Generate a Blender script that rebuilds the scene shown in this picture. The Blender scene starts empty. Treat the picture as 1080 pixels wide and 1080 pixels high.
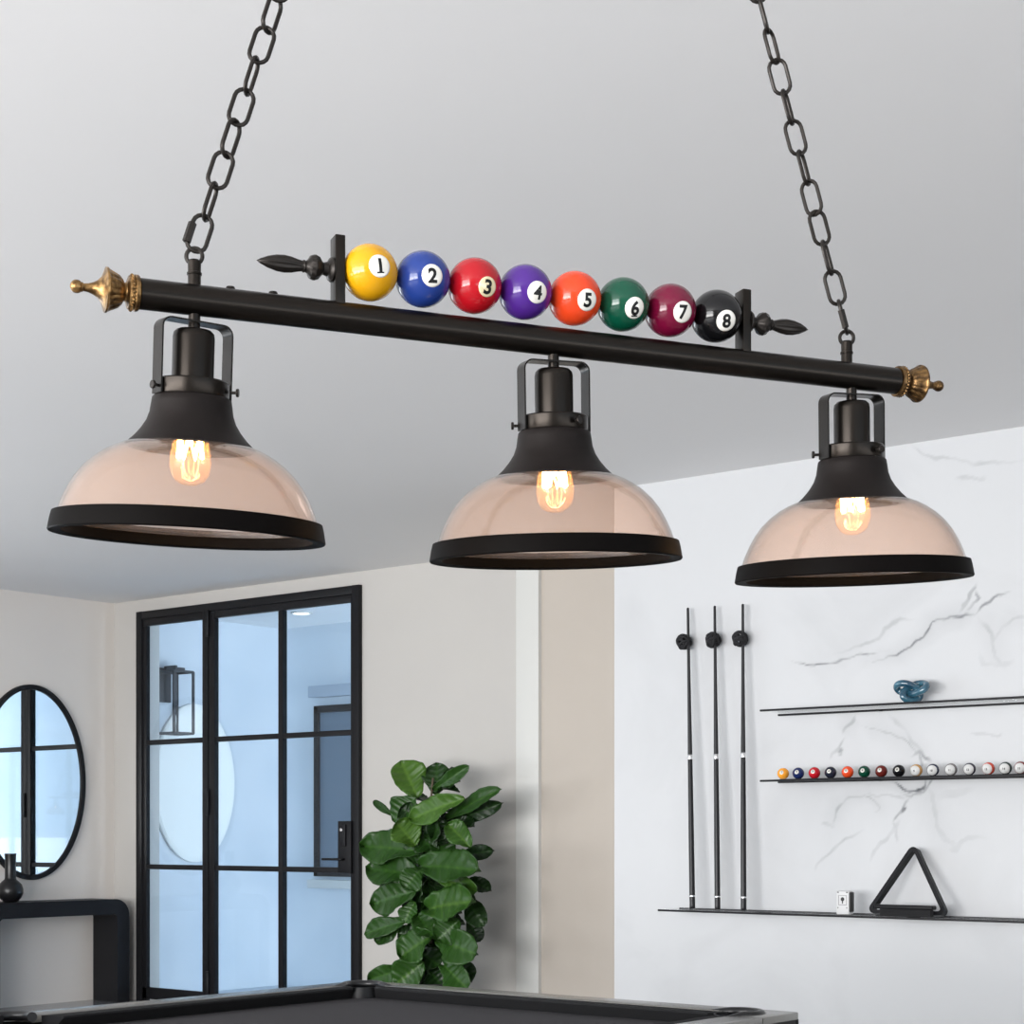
import bpy, bmesh, math, random
from math import sin, cos, pi, radians, sqrt, atan2
from mathutils import Vector, Matrix, noise
random.seed(7)
scn = bpy.context.scene
C = scn.collection

# ------------------------------------------------------------------ survey
EYE = 1.3
FPX = 1843.0
YAW = radians(38.95)
c, s = cos(YAW), sin(YAW)
RIGHT = Vector((c, s, 0)); FWD = Vector((-s, c, 0)); UP = Vector((0, 0, 1))
HOR = 880.0
CEIL = 3.136
XL = -11.2      # left wall
YB = 8.82       # door wall
YM = 7.56       # marble wall

def onY(px, py, Y):
    u = (px - 540) / FPX; v = (HOR - py) / FPX
    X = (u * c * Y - s * Y) / (c + u * s)
    return Vector((X, Y, EYE + v * (-X * s + Y * c)))

def onX(px, py, X):
    u = (px - 540) / FPX; v = (HOR - py) / FPX
    Y = -X * (c + u * s) / (s - u * c)
    return Vector((X, Y, EYE + v * (-X * s + Y * c)))

# ------------------------------------------------------------------ materials
def mat(name, col, rough=0.5, metal=0.0, coat=0.0, spec=0.5, bump=None, var=None, emit=None, estr=0):
    m = bpy.data.materials.new(name); m.use_nodes = True
    nt = m.node_tree; b = nt.nodes['Principled BSDF']
    b.inputs['Base Color'].default_value = (*col, 1)
    b.inputs['Roughness'].default_value = rough
    b.inputs['Metallic'].default_value = metal
    b.inputs['Coat Weight'].default_value = coat
    b.inputs['Coat Roughness'].default_value = 0.05
    b.inputs['Specular IOR Level'].default_value = spec
    if emit:
        b.inputs['Emission Color'].default_value = (*emit, 1)
        b.inputs['Emission Strength'].default_value = estr
    tc = nt.nodes.new('ShaderNodeTexCoord')
    if bump:
        sc, st = bump
        n = nt.nodes.new('ShaderNodeTexNoise'); n.inputs['Scale'].default_value = sc
        n.inputs['Detail'].default_value = 4
        nt.links.new(tc.outputs['Object'], n.inputs['Vector'])
        bp = nt.nodes.new('ShaderNodeBump'); bp.inputs['Strength'].default_value = st
        bp.inputs['Distance'].default_value = 0.01
        nt.links.new(n.outputs['Fac'], bp.inputs['Height'])
        nt.links.new(bp.outputs['Normal'], b.inputs['Normal'])
    if var:
        sc, col2 = var
        n = nt.nodes.new('ShaderNodeTexNoise'); n.inputs['Scale'].default_value = sc
        n.inputs['Detail'].default_value = 3
        nt.links.new(tc.outputs['Object'], n.inputs['Vector'])
        mx = nt.nodes.new('ShaderNodeMix'); mx.data_type = 'RGBA'
        mx.inputs['A'].default_value = (*col, 1); mx.inputs['B'].default_value = (*col2, 1)
        rp = nt.nodes.new('ShaderNodeMapRange'); rp.inputs['From Min'].default_value = .35
        rp.inputs['From Max'].default_value = .65
        nt.links.new(n.outputs['Fac'], rp.inputs['Value'])
        nt.links.new(rp.outputs['Result'], mx.inputs['Factor'])
        nt.links.new(mx.outputs['Result'], b.inputs['Base Color'])
    return m

def glass(name, tint, haze=0.0, haze_col=(1, 1, 1), refl=1.0, rough=0.02):
    """thin clear glass: tinted see-through, fresnel reflection, optional lustre that scatters lamp light"""
    m = bpy.data.materials.new(name); m.use_nodes = True
    nt = m.node_tree; nt.nodes.clear()
    out = nt.nodes.new('ShaderNodeOutputMaterial')
    tr = nt.nodes.new('ShaderNodeBsdfTransparent'); tr.inputs['Color'].default_value = (*tint, 1)
    last = tr.outputs['BSDF']
    if haze > 0:
        df = nt.nodes.new('ShaderNodeBsdfDiffuse'); df.inputs['Color'].default_value = (*haze_col, 1)
        tl = nt.nodes.new('ShaderNodeBsdfTranslucent'); tl.inputs['Color'].default_value = (*haze_col, 1)
        m1 = nt.nodes.new('ShaderNodeMixShader'); m1.inputs['Fac'].default_value = .5
        nt.links.new(df.outputs[0], m1.inputs[1]); nt.links.new(tl.outputs[0], m1.inputs[2])
        m2 = nt.nodes.new('ShaderNodeMixShader'); m2.inputs['Fac'].default_value = haze
        nt.links.new(last, m2.inputs[1]); nt.links.new(m1.outputs[0], m2.inputs[2])
        last = m2.outputs[0]
    gl = nt.nodes.new('ShaderNodeBsdfGlossy'); gl.inputs['Roughness'].default_value = rough
    lw = nt.nodes.new('ShaderNodeLayerWeight')          # Schlick fresnel, the same from either side of the pane
    pw = nt.nodes.new('ShaderNodeMath'); pw.operation = 'POWER'; pw.inputs[1].default_value = 5
    nt.links.new(lw.outputs['Facing'], pw.inputs[0])
    sc = nt.nodes.new('ShaderNodeMath'); sc.operation = 'MULTIPLY_ADD'; sc.inputs[1].default_value = .96; sc.inputs[2].default_value = .04
    nt.links.new(pw.outputs[0], sc.inputs[0])
    ml = nt.nodes.new('ShaderNodeMath'); ml.operation = 'MULTIPLY'; ml.inputs[1].default_value = refl
    nt.links.new(sc.outputs[0], ml.inputs[0])
    m3 = nt.nodes.new('ShaderNodeMixShader')
    nt.links.new(ml.outputs[0], m3.inputs['Fac'])
    nt.links.new(last, m3.inputs[1]); nt.links.new(gl.outputs[0], m3.inputs[2])
    nt.links.new(m3.outputs[0], out.inputs['Surface'])
    return m

def emission(name, col, st):
    m = bpy.data.materials.new(name); m.use_nodes = True
    nt = m.node_tree; nt.nodes.clear()
    out = nt.nodes.new('ShaderNodeOutputMaterial'); e = nt.nodes.new('ShaderNodeEmission')
    e.inputs['Color'].default_value = (*col, 1); e.inputs['Strength'].default_value = st
    nt.links.new(e.outputs[0], out.inputs['Surface']); return m

M = {}
M['wall'] = mat('warm_white_plaster', (.52, .502, .475), .85, bump=(60, .03), var=(1.2, (.505, .487, .463)))
M['wall_left'] = mat('greige_plaster', (.745, .70, .655), .85, bump=(60, .03), var=(1.0, (.725, .68, .638)))
M['beige'] = mat('beige_plaster', (.51, .46, .405), .85, bump=(60, .03), var=(1.0, (.495, .447, .395)))
M['white_trim'] = mat('white_trim_paint', (.63, .63, .605), .5, bump=(40, .02))
M['ceiling'] = mat('ceiling_paint', (.80, .795, .795), .9, bump=(40, .02), var=(.5, (.785, .782, .784)))
M['floor'] = mat('dark_polished_floor', (.20, .20, .205), .22, coat=.3, var=(2, (.18, .18, .185)))
M['black_steel'] = mat('black_painted_steel', (.010, .010, .0115), .45, spec=.18, bump=(300, .02))
M['fixture'] = mat('oil_rubbed_bronze', (.018, .0150, .0127), .30, metal=.85, spec=.3, bump=(400, .02))
M['fixture_hood'] = mat('dark_bronze_hood', (.0085, .0065, .006), .5, metal=.2, spec=.12, bump=(400, .02))
M['chain'] = mat('blackened_chain_metal', (.020, .017, .015), .35, metal=.6, spec=.3, bump=(300, .02))
M['rim'] = mat('blackened_rim_metal', (.0020, .0015, .0013), .55, spec=.04, bump=(300, .02))
M['brass'] = mat('antique_brass', (.36, .215, .085), .32, metal=.95, var=(160, (.10, .055, .022)), bump=(200, .05))
M['brass_dark'] = mat('antique_brass_dark', (.20, .115, .045), .35, metal=.9, var=(160, (.05, .028, .014)), bump=(200, .05))  # darker brass tone, right end finial and bulb caps
M['lamp_glass'] = glass('amber_lamp_glass', (.965, .905, .865), .10, (.74, .605, .535), 1.1)
M['bulb_glass'] = glass('bulb_glass', (.99, .95, .90), .06, (1, .62, .28), .9)
M['filament'] = emission('hot_filament', (1.0, .64, .27), 105)
M['ember'] = emission('bulb_neck_glow', (1.0, .25, .04), 3)
M['table_black'] = mat('black_satin_metal', (.035, .034, .033), .3, metal=.5, bump=(300, .02))
M['apron'] = mat('black_table_apron', (.012, .012, .012), .5, spec=.15, bump=(200, .03))
M['rail_top'] = mat('dark_brushed_rail', (.24, .235, .22), .25, metal=.8, bump=(250, .03))
M['cloth'] = mat('charcoal_cloth', (.048, .046, .050), .95, bump=(900, .15), spec=.2)
M['cushion'] = mat('black_cushion_cloth', (.012, .012, .013), .9, bump=(900, .15), spec=.2)
M['rubber'] = mat('black_pocket_rubber', (.010, .010, .011), .32, bump=(200, .03))
M['console'] = mat('black_stained_oak', (.010, .010, .012), .5, spec=.2, bump=(30, .08))
M['vase'] = mat('black_ceramic', (.007, .007, .008), .28, spec=.35, bump=(30, .02))
M['mirror'] = mat('mirror_silver', (.86, .89, .90), .015, metal=1.0, bump=(2, .0))
M['door_glass'] = glass('sky_tinted_door_glass', (.85, .925, .985), 0, refl=.75)  # blue tint stands in for the bluish daylight on the patio
M['clear_glass'] = glass('clear_shelf_glass', (.985, .99, .99), 0, refl=.25)
M['lantern_glass'] = glass('lantern_glass', (.95, .97, .97), 0, refl=.5)
M['patio_wall'] = mat('pale_patio_render', (.66, .70, .74), .85, bump=(30, .06), var=(1.6, (.60, .65, .70)))
M['patio_floor'] = mat('pale_patio_stone', (.62, .66, .70), .8, bump=(12, .08), var=(2.5, (.55, .60, .66)))
M['soffit'] = mat('white_soffit_paint', (.90, .90, .90), .8, bump=(40, .02))
M['plaque'] = mat('white_plaster_disc', (.88, .88, .84), .7, bump=(40, .03))
M['slate'] = mat('slate_blue_shutter', (.14, .18, .23), .5, bump=(20, .03))
M['lintel'] = mat('grey_lintel', (.40, .45, .52), .7, bump=(30, .03))
M['lantern_metal'] = mat('grey_black_lantern_metal', (.05, .05, .055), .5, bump=(100, .03))
M['cue_shaft'] = mat('graphite_cue', (.022, .022, .024), .35, spec=.25, bump=(200, .02))
M['cue_butt'] = mat('black_cue_butt', (.014, .014, .016), .3, spec=.25, bump=(200, .02))
M['silver'] = mat('silver_joint', (.75, .75, .76), .25, metal=1, bump=(200, .02))
M['rope'] = mat('charcoal_rope', (.022, .022, .024), .8, spec=.2, bump=(250, .3))
M['knot'] = mat('teal_glazed_glass', (.012, .055, .095), .08, coat=1.0, var=(14, (.05, .15, .21)))
M['rack'] = mat('black_moulded_plastic', (.011, .011, .0125), .45, spec=.15, bump=(150, .05))
M['bristle'] = mat('black_bristles', (.010, .010, .011), .9, bump=(500, .5))
M['white_card'] = mat('white_card', (.58, .58, .58), .5, bump=(60, .02))
M['ink'] = mat('black_ink', (.02, .02, .02), .5, bump=(60, .01))
M['stalk'] = mat('fig_bark', (.10, .075, .05), .9, bump=(60, .4))
M['pot'] = mat('charcoal_planter', (.03, .03, .032), .6, bump=(40, .1))
M['soil'] = mat('potting_soil', (.03, .02, .014), 1, bump=(80, .8))
M['num_white'] = mat('ball_number_white', (.62, .60, .55), .12, coat=.6, bump=(20, .0))
M['num_cream'] = mat('ball_number_cream', (.56, .48, .30), .12, coat=.6, bump=(20, .0))
M['num_ink'] = mat('ball_number_ink', (.006, .006, .006), .4, spec=.2, bump=(20, .0))

def ball_mat(n, col):
    return mat(n, col, .13, coat=.1, spec=.32, bump=(6, .0), var=(8, tuple(x * .94 for x in col)))
BALLC = {1: (.86, .42, .008), 2: (.020, .055, .29), 3: (.53, .008, .016), 4: (.085, .022, .27), 5: (.90, .070, .016),
         6: (.003, .085, .045), 7: (.185, .004, .035), 8: (.006, .006, .007)}
for k, v in BALLC.items():
    M['ball%d' % k] = ball_mat('ball_gloss_%d' % k, tuple(x * .64 for x in v))
RACKC = {1: (.85, .34, .03), 2: (.014, .025, .10), 3: (.50, .012, .022), 4: (.018, .020, .035), 5: (.75, .075, .02),
         6: (.004, .055, .030), 7: (.13, .018, .014), 8: (.006, .006, .007)}
for k, v in RACKC.items():
    M['rack%d' % k] = ball_mat('rack_ball_gloss_%d' % k, v)
STRIPE = {9: (.55, .30, .10), 10: (.02, .025, .06), 11: (.20, .18, .18), 12: (.03, .03, .05), 13: (.60, .07, .04), 14: (.02, .04, .035), 15: (.20, .03, .03)}
for k, v in STRIPE.items():
    M['stripe%d' % k] = ball_mat('stripe_gloss_%d' % k, v)
M['ball_white'] = ball_mat('ball_white', (.60, .60, .59))

# leaf material: midrib lighter, tone varied by leaf
def leaf_mat():
    m = mat('fiddle_fig_leaf', (.03, .09, .015), .36, spec=.28, bump=(35, .12))
    nt = m.node_tree; b = nt.nodes['Principled BSDF']
    a = nt.nodes.new('ShaderNodeAttribute'); a.attribute_name = 'tone'
    r = nt.nodes.new('ShaderNodeValToRGB')
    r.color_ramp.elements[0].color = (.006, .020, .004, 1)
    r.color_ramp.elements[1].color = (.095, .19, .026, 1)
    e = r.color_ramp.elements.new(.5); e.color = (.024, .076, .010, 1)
    nt.links.new(a.outputs['Fac'], r.inputs['Fac'])
    nt.links.new(r.outputs['Color'], b.inputs['Base Color'])
    return m
M['leaf'] = leaf_mat()

def marble_mat():
    m = mat('white_veined_marble', (.80, .81, .83), .45, spec=.3)
    nt = m.node_tree; b = nt.nodes['Principled BSDF']
    a = nt.nodes.new('ShaderNodeAttribute'); a.attribute_name = 'vein'
    tc = nt.nodes.new('ShaderNodeTexCoord')
    n = nt.nodes.new('ShaderNodeTexNoise'); n.inputs['Scale'].default_value = 1.3; n.inputs['Detail'].default_value = 6
    n.inputs['Distortion'].default_value = 1.2
    nt.links.new(tc.outputs['Object'], n.inputs['Vector'])
    rp = nt.nodes.new('ShaderNodeMapRange'); rp.inputs['From Min'].default_value = .5; rp.inputs['From Max'].default_value = .75
    rp.inputs['To Max'].default_value = .10
    nt.links.new(n.outputs['Fac'], rp.inputs['Value'])
    ad = nt.nodes.new('ShaderNodeMath'); ad.operation = 'ADD'; ad.use_clamp = True
    nt.links.new(a.outputs['Fac'], ad.inputs[0]); nt.links.new(rp.outputs['Result'], ad.inputs[1])
    mx = nt.nodes.new('ShaderNodeMix'); mx.data_type = 'RGBA'
    mx.inputs['A'].default_value = (.53, .537, .548, 1); mx.inputs['B'].default_value = (.085, .09, .10, 1)
    nt.links.new(ad.outputs[0], mx.inputs['Factor'])
    nt.links.new(mx.outputs['Result'], b.inputs['Base Color'])
    return m
M['marble'] = marble_mat()

# ------------------------------------------------------------------ mesh helpers
def obj(name, bm, m, parent=None, smooth=True, angle=38, loc=None):
    me = bpy.data.meshes.new(name)
    bmesh.ops.recalc_face_normals(bm, faces=bm.faces)
    bm.to_mesh(me); bm.free()
    ms = m if isinstance(m, (list, tuple)) else [m]
    for x in ms:
        me.materials.append(x)
    if smooth:
        me.shade_smooth(); me.set_sharp_from_angle(angle=radians(angle))
    o = bpy.data.objects.new(name, me); C.objects.link(o)
    if parent: o.parent = parent
    if loc is not None: o.location = loc
    return o

def empty(name, loc, rz=0):
    o = bpy.data.objects.new(name, None); C.objects.link(o)
    o.location = loc; o.rotation_euler = (0, 0, rz); o.empty_display_size = .1
    return o

def tag(o, label, cat, group=None):
    o['label'] = label; o['category'] = cat
    if group: o['group'] = group
    return o

def struct(name, bm, m, label=None, **k):
    o = obj(name, bm, m, **k); o['kind'] = 'structure'
    if label: o['label'] = label
    return o

def box(bm, lo, hi, bev=0.0, seg=2, mx=None):
    r = bmesh.ops.create_cube(bm, size=1)
    vs = r['verts']
    lo = Vector(lo); hi = Vector(hi)
    for v in vs:
        v.co = Vector(((v.co.x + .5) * (hi.x - lo.x) + lo.x, (v.co.y + .5) * (hi.y - lo.y) + lo.y, (v.co.z + .5) * (hi.z - lo.z) + lo.z))
    if bev > 0:
        es = list({e for v in vs for e in v.link_edges})
        g = bmesh.ops.bevel(bm, geom=es, offset=bev, segments=seg, profile=.5, affect='EDGES')
        vs = list({v for f in g['faces'] for v in f.verts} | {v for v in vs if v.is_valid})
    if mx: bmesh.ops.transform(bm, matrix=mx, verts=vs)
    return vs

def lathe(bm, prof, seg=48, mx=None, closed=False, flute=None):
    """prof: (r, z) pairs revolved about z; flute(i_profile, angle) -> radius factor"""
    rings = []
    new = []
    for i, (r, z) in enumerate(prof):
        if r < 1e-6:
            v = bm.verts.new((0, 0, z)); rings.append([v]); new.append(v)
        else:
            ring = []
            for k in range(seg):
                a = 2 * pi * k / seg
                f = flute(i, a) if flute else 1
                v = bm.verts.new((r * f * cos(a), r * f * sin(a), z)); ring.append(v); new.append(v)
            rings.append(ring)
    n = len(rings)
    for i in range(n if closed else n - 1):
        A, B = rings[i], rings[(i + 1) % n]
        for k in range(seg):
            k2 = (k + 1) % seg
            if len(A) == 1 and len(B) == 1: continue
            if len(A) == 1: bm.faces.new((A[0], B[k], B[k2]))
            elif len(B) == 1: bm.faces.new((A[k], A[k2], B[0]))
            else: bm.faces.new((A[k], A[k2], B[k2], B[k]))
    if mx: bmesh.ops.transform(bm, matrix=mx, verts=new)
    return new

def tube(bm, pts, r, seg=10, closed=False, rf=None):
    pts = [Vector(p) for p in pts]; n = len(pts)
    rings = []; prev = None
    for i, p in enumerate(pts):
        if closed: t = (pts[(i + 1) % n] - pts[i - 1]).normalized()
        else: t = (pts[min(i + 1, n - 1)] - pts[max(i - 1, 0)]).normalized()
        if prev is None:
            a = Vector((0, 0, 1)) if abs(t.z) < .9 else Vector((1, 0, 0))
            nrm = (a - t * a.dot(t)).normalized()
        else:
            nrm = (prev - t * prev.dot(t)).normalized()
        prev = nrm; bn = t.cross(nrm)
        rr = rf(i) if rf else r
        rings.append([bm.verts.new(p + (nrm * cos(2 * pi * k / seg) + bn * sin(2 * pi * k / seg)) * rr) for k in range(seg)])
    m = n if closed else n - 1
    for i in range(m):
        A, B = rings[i], rings[(i + 1) % n]
        off = 0
        if closed and i == n - 1:
            off = min(range(seg), key=lambda o: sum((A[k].co - B[(k + o) % seg].co).length for k in range(seg)))
        for k in range(seg):
            bm.faces.new((A[k], A[(k + 1) % seg], B[(k + 1 + off) % seg], B[(k + off) % seg]))
    if not closed:
        bm.faces.new(rings[0][::-1]); bm.faces.new(rings[-1])

def prism(bm, poly, z0, z1, mx=None, bev=0):
    lo = [bm.verts.new((x, y, z0)) for x, y in poly]
    hi = [bm.verts.new((x, y, z1)) for x, y in poly]
    n = len(poly); fs = []
    fs.append(bm.faces.new(lo[::-1])); top = bm.faces.new(hi); fs.append(top)
    for i in range(n):
        fs.append(bm.faces.new((lo[i], lo[(i + 1) % n], hi[(i + 1) % n], hi[i])))
    vs = lo + hi
    if bev:
        g = bmesh.ops.bevel(bm, geom=list(top.edges), offset=bev, segments=2, profile=.5, affect='EDGES')
        vs = list({v for v in vs if v.is_valid} | {v for f in g['faces'] for v in f.verts})
    if mx: bmesh.ops.transform(bm, matrix=mx, verts=vs)

def NB(): return bmesh.new()

def axis_mx(o, z, x=None):
    z = Vector(z).normalized()
    a = Vector(x) if x is not None else (Vector((0, 0, 1)) if abs(z.z) < .9 else Vector((1, 0, 0)))
    x = (a - z * a.dot(z)).normalized(); y = z.cross(x)
    mx = Matrix((x, y, z)).transposed().to_4x4(); mx.translation = Vector(o); return mx

def boxes(*bs, bev=0.0):
    bm = NB()
    for b in bs: box(bm, b[0], b[1], bev)
    return bm

# ------------------------------------------------------------------ room shell
XR, YF = 3.2, -4.5
struct('floor', boxes(((XL - .3, YF - .3, -.1), (XR + .3, YB + .2, 0))), M['floor'], 'dark polished floor of the games room')
struct('ceiling', boxes(((XL - .3, YF - .3, CEIL), (XR + .3, YB + .2, CEIL + .2))), M['ceiling'], 'plain off white ceiling')
# left wall, with a large window opening in its near part (outside the picture)
WY0, WY1, WZ0, WZ1 = -3.2, 4.6, .25, 2.85
struct('wall_left', boxes(((XL - .3, WY1, 0), (XL, YB, CEIL)), ((XL - .3, YF - .3, 0), (XL, WY0, CEIL)),
       ((XL - .3, WY0, 0), (XL, WY1, WZ0)), ((XL - .3, WY0, WZ1), (XL, WY1, CEIL))), M['wall_left'], 'greige left wall with the oval mirror', smooth=False)
# door wall
DL = onY(147, 646, YB); DR = onY(382, 617, YB)
DX0, DX1, DZ1 = DL.x, DR.x, (DL.z + DR.z) / 2
ST0, ST1 = onY(547, 700, YB).x, onY(571, 700, YB).x
struct('wall_back', boxes(((XL - .3, YB, 0), (DX0, YB + .2, CEIL)), ((DX0, YB, DZ1), (DX1, YB + .2, CEIL)),
       ((DX1, YB, 0), (ST0 + .01, YB + .2, CEIL))), M['wall'], 'warm white wall around the steel framed glass door', smooth=False)
struct('trim_1', boxes(((ST0, YB - .03, 0), (ST1, YB + .2, CEIL)), bev=.004), M['white_trim'], 'white vertical pilaster strip right of the fig plant')
EDGE = onY(648, 700, YM).x
struct('wall_alcove', boxes(((ST1 - .01, YB, 0), (XR + .3, YB + .2, CEIL))), M['beige'], 'beige wall strip beside the marble wall', smooth=False)
# marble feature wall: fine grid face carrying the veins, boxed back to the door wall
def poly_dist(px, py, pl):
    best = 1e9; w = 1
    for i in range(len(pl) - 1):
        ax, ay = pl[i][0], pl[i][1]; bx, by = pl[i + 1][0], pl[i + 1][1]
        dx, dy = bx - ax, by - ay; L = dx * dx + dy * dy
        t = max(0, min(1, ((px - ax) * dx + (py - ay) * dy) / L)) if L else 0
        d = (px - ax - t * dx) ** 2 + (py - ay - t * dy) ** 2
        if d < best: best = d; w = min(1, .25 + 4 * min((i + t) / (len(pl) - 1), 1 - (i + t) / (len(pl) - 1)))
    return sqrt(best), w
def cA(l): return [(640 + x / 2.4545, 440 + y / 2.4545) for x, y in l]
def cB(l): return [(780 + x / 3.6, 680 + y / 3.6) for x, y in l]
# veins surveyed on the slab: (polyline, width, strength, one-sided wash)
VEINS = [
 (cA([(480, 630), (540, 634), (600, 630), (650, 615), (730, 602)]), 1.6, .50, 0),
 (cA([(690, 636), (730, 618), (780, 596), (825, 565), (842, 535), (890, 515), (925, 510), (960, 517)]), 2.0, .62, 9),
 (cA([(955, 520), (968, 500), (990, 478), (1010, 464), (1045, 455)]), 1.7, .55, 0),
 (cA([(905, 505), (925, 490), (940, 470), (955, 445), (960, 435)]), 2.6, .40, 0),
 (cA([(925, 505), (945, 495), (965, 470), (960, 450)]), 2.2, .35, 0),
 (cA([(960, 520), (985, 545), (1000, 575), (1010, 620), (1030, 650)]), 3, .20, 12),
 (cA([(590, 612), (660, 590), (705, 572), (720, 545), (760, 525), (800, 520)]), 2.2, .16, 0),
 (cA([(1000, 580), (1020, 545), (1050, 528), (1090, 520)]), 3, .18, 10),
 (cA([(780, 65), (820, 92), (880, 110), (960, 116), (1080, 108)]), 2.4, .16, 0),
 (cA([(905, 165), (935, 155), (965, 160), (975, 150)]), 4, .13, 0),
 (cB([(390, 350), (405, 325), (425, 300), (445, 262)]), 2.4, .32, 8),
 (cB([(460, 305), (500, 305), (545, 322), (600, 352), (640, 372), (665, 400), (690, 425)]), 1.8, .34, 12),
 (cB([(575, 262), (610, 300), (640, 350), (680, 395), (705, 430)]), 3, .20, 10),
 (cB([(650, 420), (680, 405), (700, 425), (725, 440)]), 2.4, .42, 0),
 (cB([(670, 400), (690, 450), (670, 470)]), 2, .35, 0),
 (cB([(585, 512), (605, 535), (640, 552), (665, 552), (695, 540), (708, 505)]), 2.4, .68, 6),
 (cB([(610, 560), (650, 572), (690, 555), (720, 530), (740, 505)]), 2.2, .42, 0),
 (cB([(615, 632), (625, 620), (634, 612)]), 3.4, .70, 0),
 (cB([(640, 575), (630, 600), (605, 640), (590, 664)]), 2.2, .40, 0),
 (cB([(590, 660), (600, 700), (605, 745)]), 2, .20, 0),
 (cB([(715, 540), (735, 580), (750, 640), (755, 690), (780, 740), (820, 770)]), 4, .17, 12),
 (cB([(360, 695), (358, 660), (375, 625), (420, 592), (470, 582), (510, 596), (522, 620), (505, 645)]), 1.8, .26, 8),
 (cB([(290, 860), (315, 815), (350, 780), (400, 742), (470, 700)]), 2, .18, 0),
 (cB([(500, 820), (545, 750), (590, 700), (620, 660)]), 3, .15, 0),
 (cB([(330, 430), (345, 410), (375, 395), (400, 360)]), 1.8, .24, 0),
 (cB([(370, 402), (392, 400)]), 2, .40, 0), (cB([(372, 411), (390, 410)]), 1.4, .34, 0),
 (cB([(310, 690), (345, 680), (365, 690)]), 3, .14, 0),
 (cB([(880, 330), (930, 345), (980, 350), (1000, 335)]), 2.4, .16, 0),
 (cB([(450, 575), (560, 570), (640, 580)]), 2, .18, 0),
 (cB([(740, 600), (790, 560), (900, 550)]), 5, .08, 0),
 (cB([(795, 770), (820, 780), (860, 740), (930, 730)]), 4, .10, 0),
 (cB([(900, 10), (925, 60), (1000, 80), (1040, 60)]), 4, .10, 0),
]
def marble_wall():
    bm = NB()
    x0, x1, z0, z1 = EDGE, 1.6, 0, CEIL
    lay = bm.verts.layers.float.new('vein')
    xs = [EDGE + (-3.0 - EDGE) * i / 330 for i in range(331)] + [-2.6, -2, -1, 0, x1]
    zs = [0, .3, .6] + [.7 + (CEIL - .7) * i / 300 for i in range(301)]
    grid = []
    bbs = [(min(p[0] for p in pl) - 22, max(p[0] for p in pl) + 22, min(p[1] for p in pl) - 22, max(p[1] for p in pl) + 22) for pl, *_ in VEINS]
    for z in zs:
        row = []
        for x in xs:
            v = bm.verts.new((x, YM, z))
            d = -x * s + YM * c
            px = 540 + FPX * (x * c + YM * s) / d; py = HOR - FPX * (z - EYE) / d
            val = 0
            if px < 1100:
                q = Vector((px * .035, py * .035, 1.7))
                jx = noise.noise(q) * 5 + noise.noise(q * 3.1) * 2.2; jy = noise.noise(q + Vector((9, 4, 2))) * 5 + noise.noise(q * 3.1 + Vector((3, 8, 1))) * 2.2
                thin = .6 + .6 * noise.noise(q * 2.2 + Vector((5, 5, 5)))
                for (pl, w, st, wash), bb in zip(VEINS, bbs):
                    if px < bb[0] or px > bb[1] or py < bb[2] or py > bb[3]: continue
                    dd, tw = poly_dist(px + jx, py + jy, pl)
                    ww = w * .72; k = max(0, min(1, (ww * (.5 + tw * .6) - dd) / 1.3 + .3)) if dd < ww * 2 + 2 else 0
                    val = max(val, 1.25 * st * tw * k * max(.15, thin + .28))
                    if wash and dd < wash * 2: val = max(val, (.15 * tw) * (1 - dd / (wash * 2)) ** 1.3 * (st + .35))
            v[lay] = val
            row.append(v)
        grid.append(row)
    for j in range(len(zs) - 1):
        for i in range(len(xs) - 1):
            bm.faces.new((grid[j][i], grid[j][i + 1], grid[j + 1][i + 1], grid[j + 1][i]))
    # sides back to the door wall
    for col in (0, -1):
        a, b = grid[0][col], grid[-1][col]
        p = bm.verts.new((a.co.x, YB + .05, 0)); q = bm.verts.new((a.co.x, YB + .05, CEIL))
        f = [r[col] for r in grid] + [q, p]
        bm.faces.new(f)
    return struct('wall_right', bm, M['marble'], 'white marble feature wall with grey veins', smooth=False)
marble_wall()
# right-hand and rear walls (outside the picture) with windows, the right one added for its light
struct('wall_far_right', boxes(((XR, YF - .3, 0), (XR + .3, -2.8, CEIL)), ((XR, 3.2, 0), (XR + .3, YB + .2, CEIL)), ((XR, -2.8, 0), (XR + .3, 3.2, .3)), ((XR, -2.8, 2.85), (XR + .3, 3.2, CEIL))), M['wall'], smooth=False)
RX0, RX1 = -8.5, 1.0
struct('wall_front', boxes(((XL - .3, YF - .3, 0), (RX0, YF, CEIL)), ((RX1, YF - .3, 0), (XR + .3, YF, CEIL)),
       ((RX0, YF - .3, 0), (RX1, YF, .3)), ((RX0, YF - .3, 2.85), (RX1, YF, CEIL))), M['wall'], smooth=False)
def window(name, a, b, axis):
    bm = NB()
    n = 5
    for i in range(n + 1):
        t = a[0] + (b[0] - a[0]) * i / n
        w = .03
        if axis == 'Y': box(bm, (a[1] - .04, t - w, a[2]), (a[1] + .04, t + w, b[2]))
        else: box(bm, (t - w, a[1] - .04, a[2]), (t + w, a[1] + .04, b[2]))
    for z in (a[2], b[2]):
        if axis == 'Y': box(bm, (a[1] - .04, a[0], z - .04), (a[1] + .04, b[0], z + .04))
        else: box(bm, (a[0], a[1] - .04, z - .04), (b[0], a[1] + .04, z + .04))
    return struct(name, bm, M['black_steel'], smooth=False)
window('window_1', (WY0, XL - .12, WZ0), (WY1, XL - .12, WZ1), 'Y')
window('added_window_4', (-2.8, XR + .12, .3), (3.2, XR + .12, 2.85), 'Y')  # unseen window, added to light the left wall and ceiling
window('window_2', (RX0, YF - .12, .3), (RX1, YF - .12, 2.85), 'X')

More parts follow.
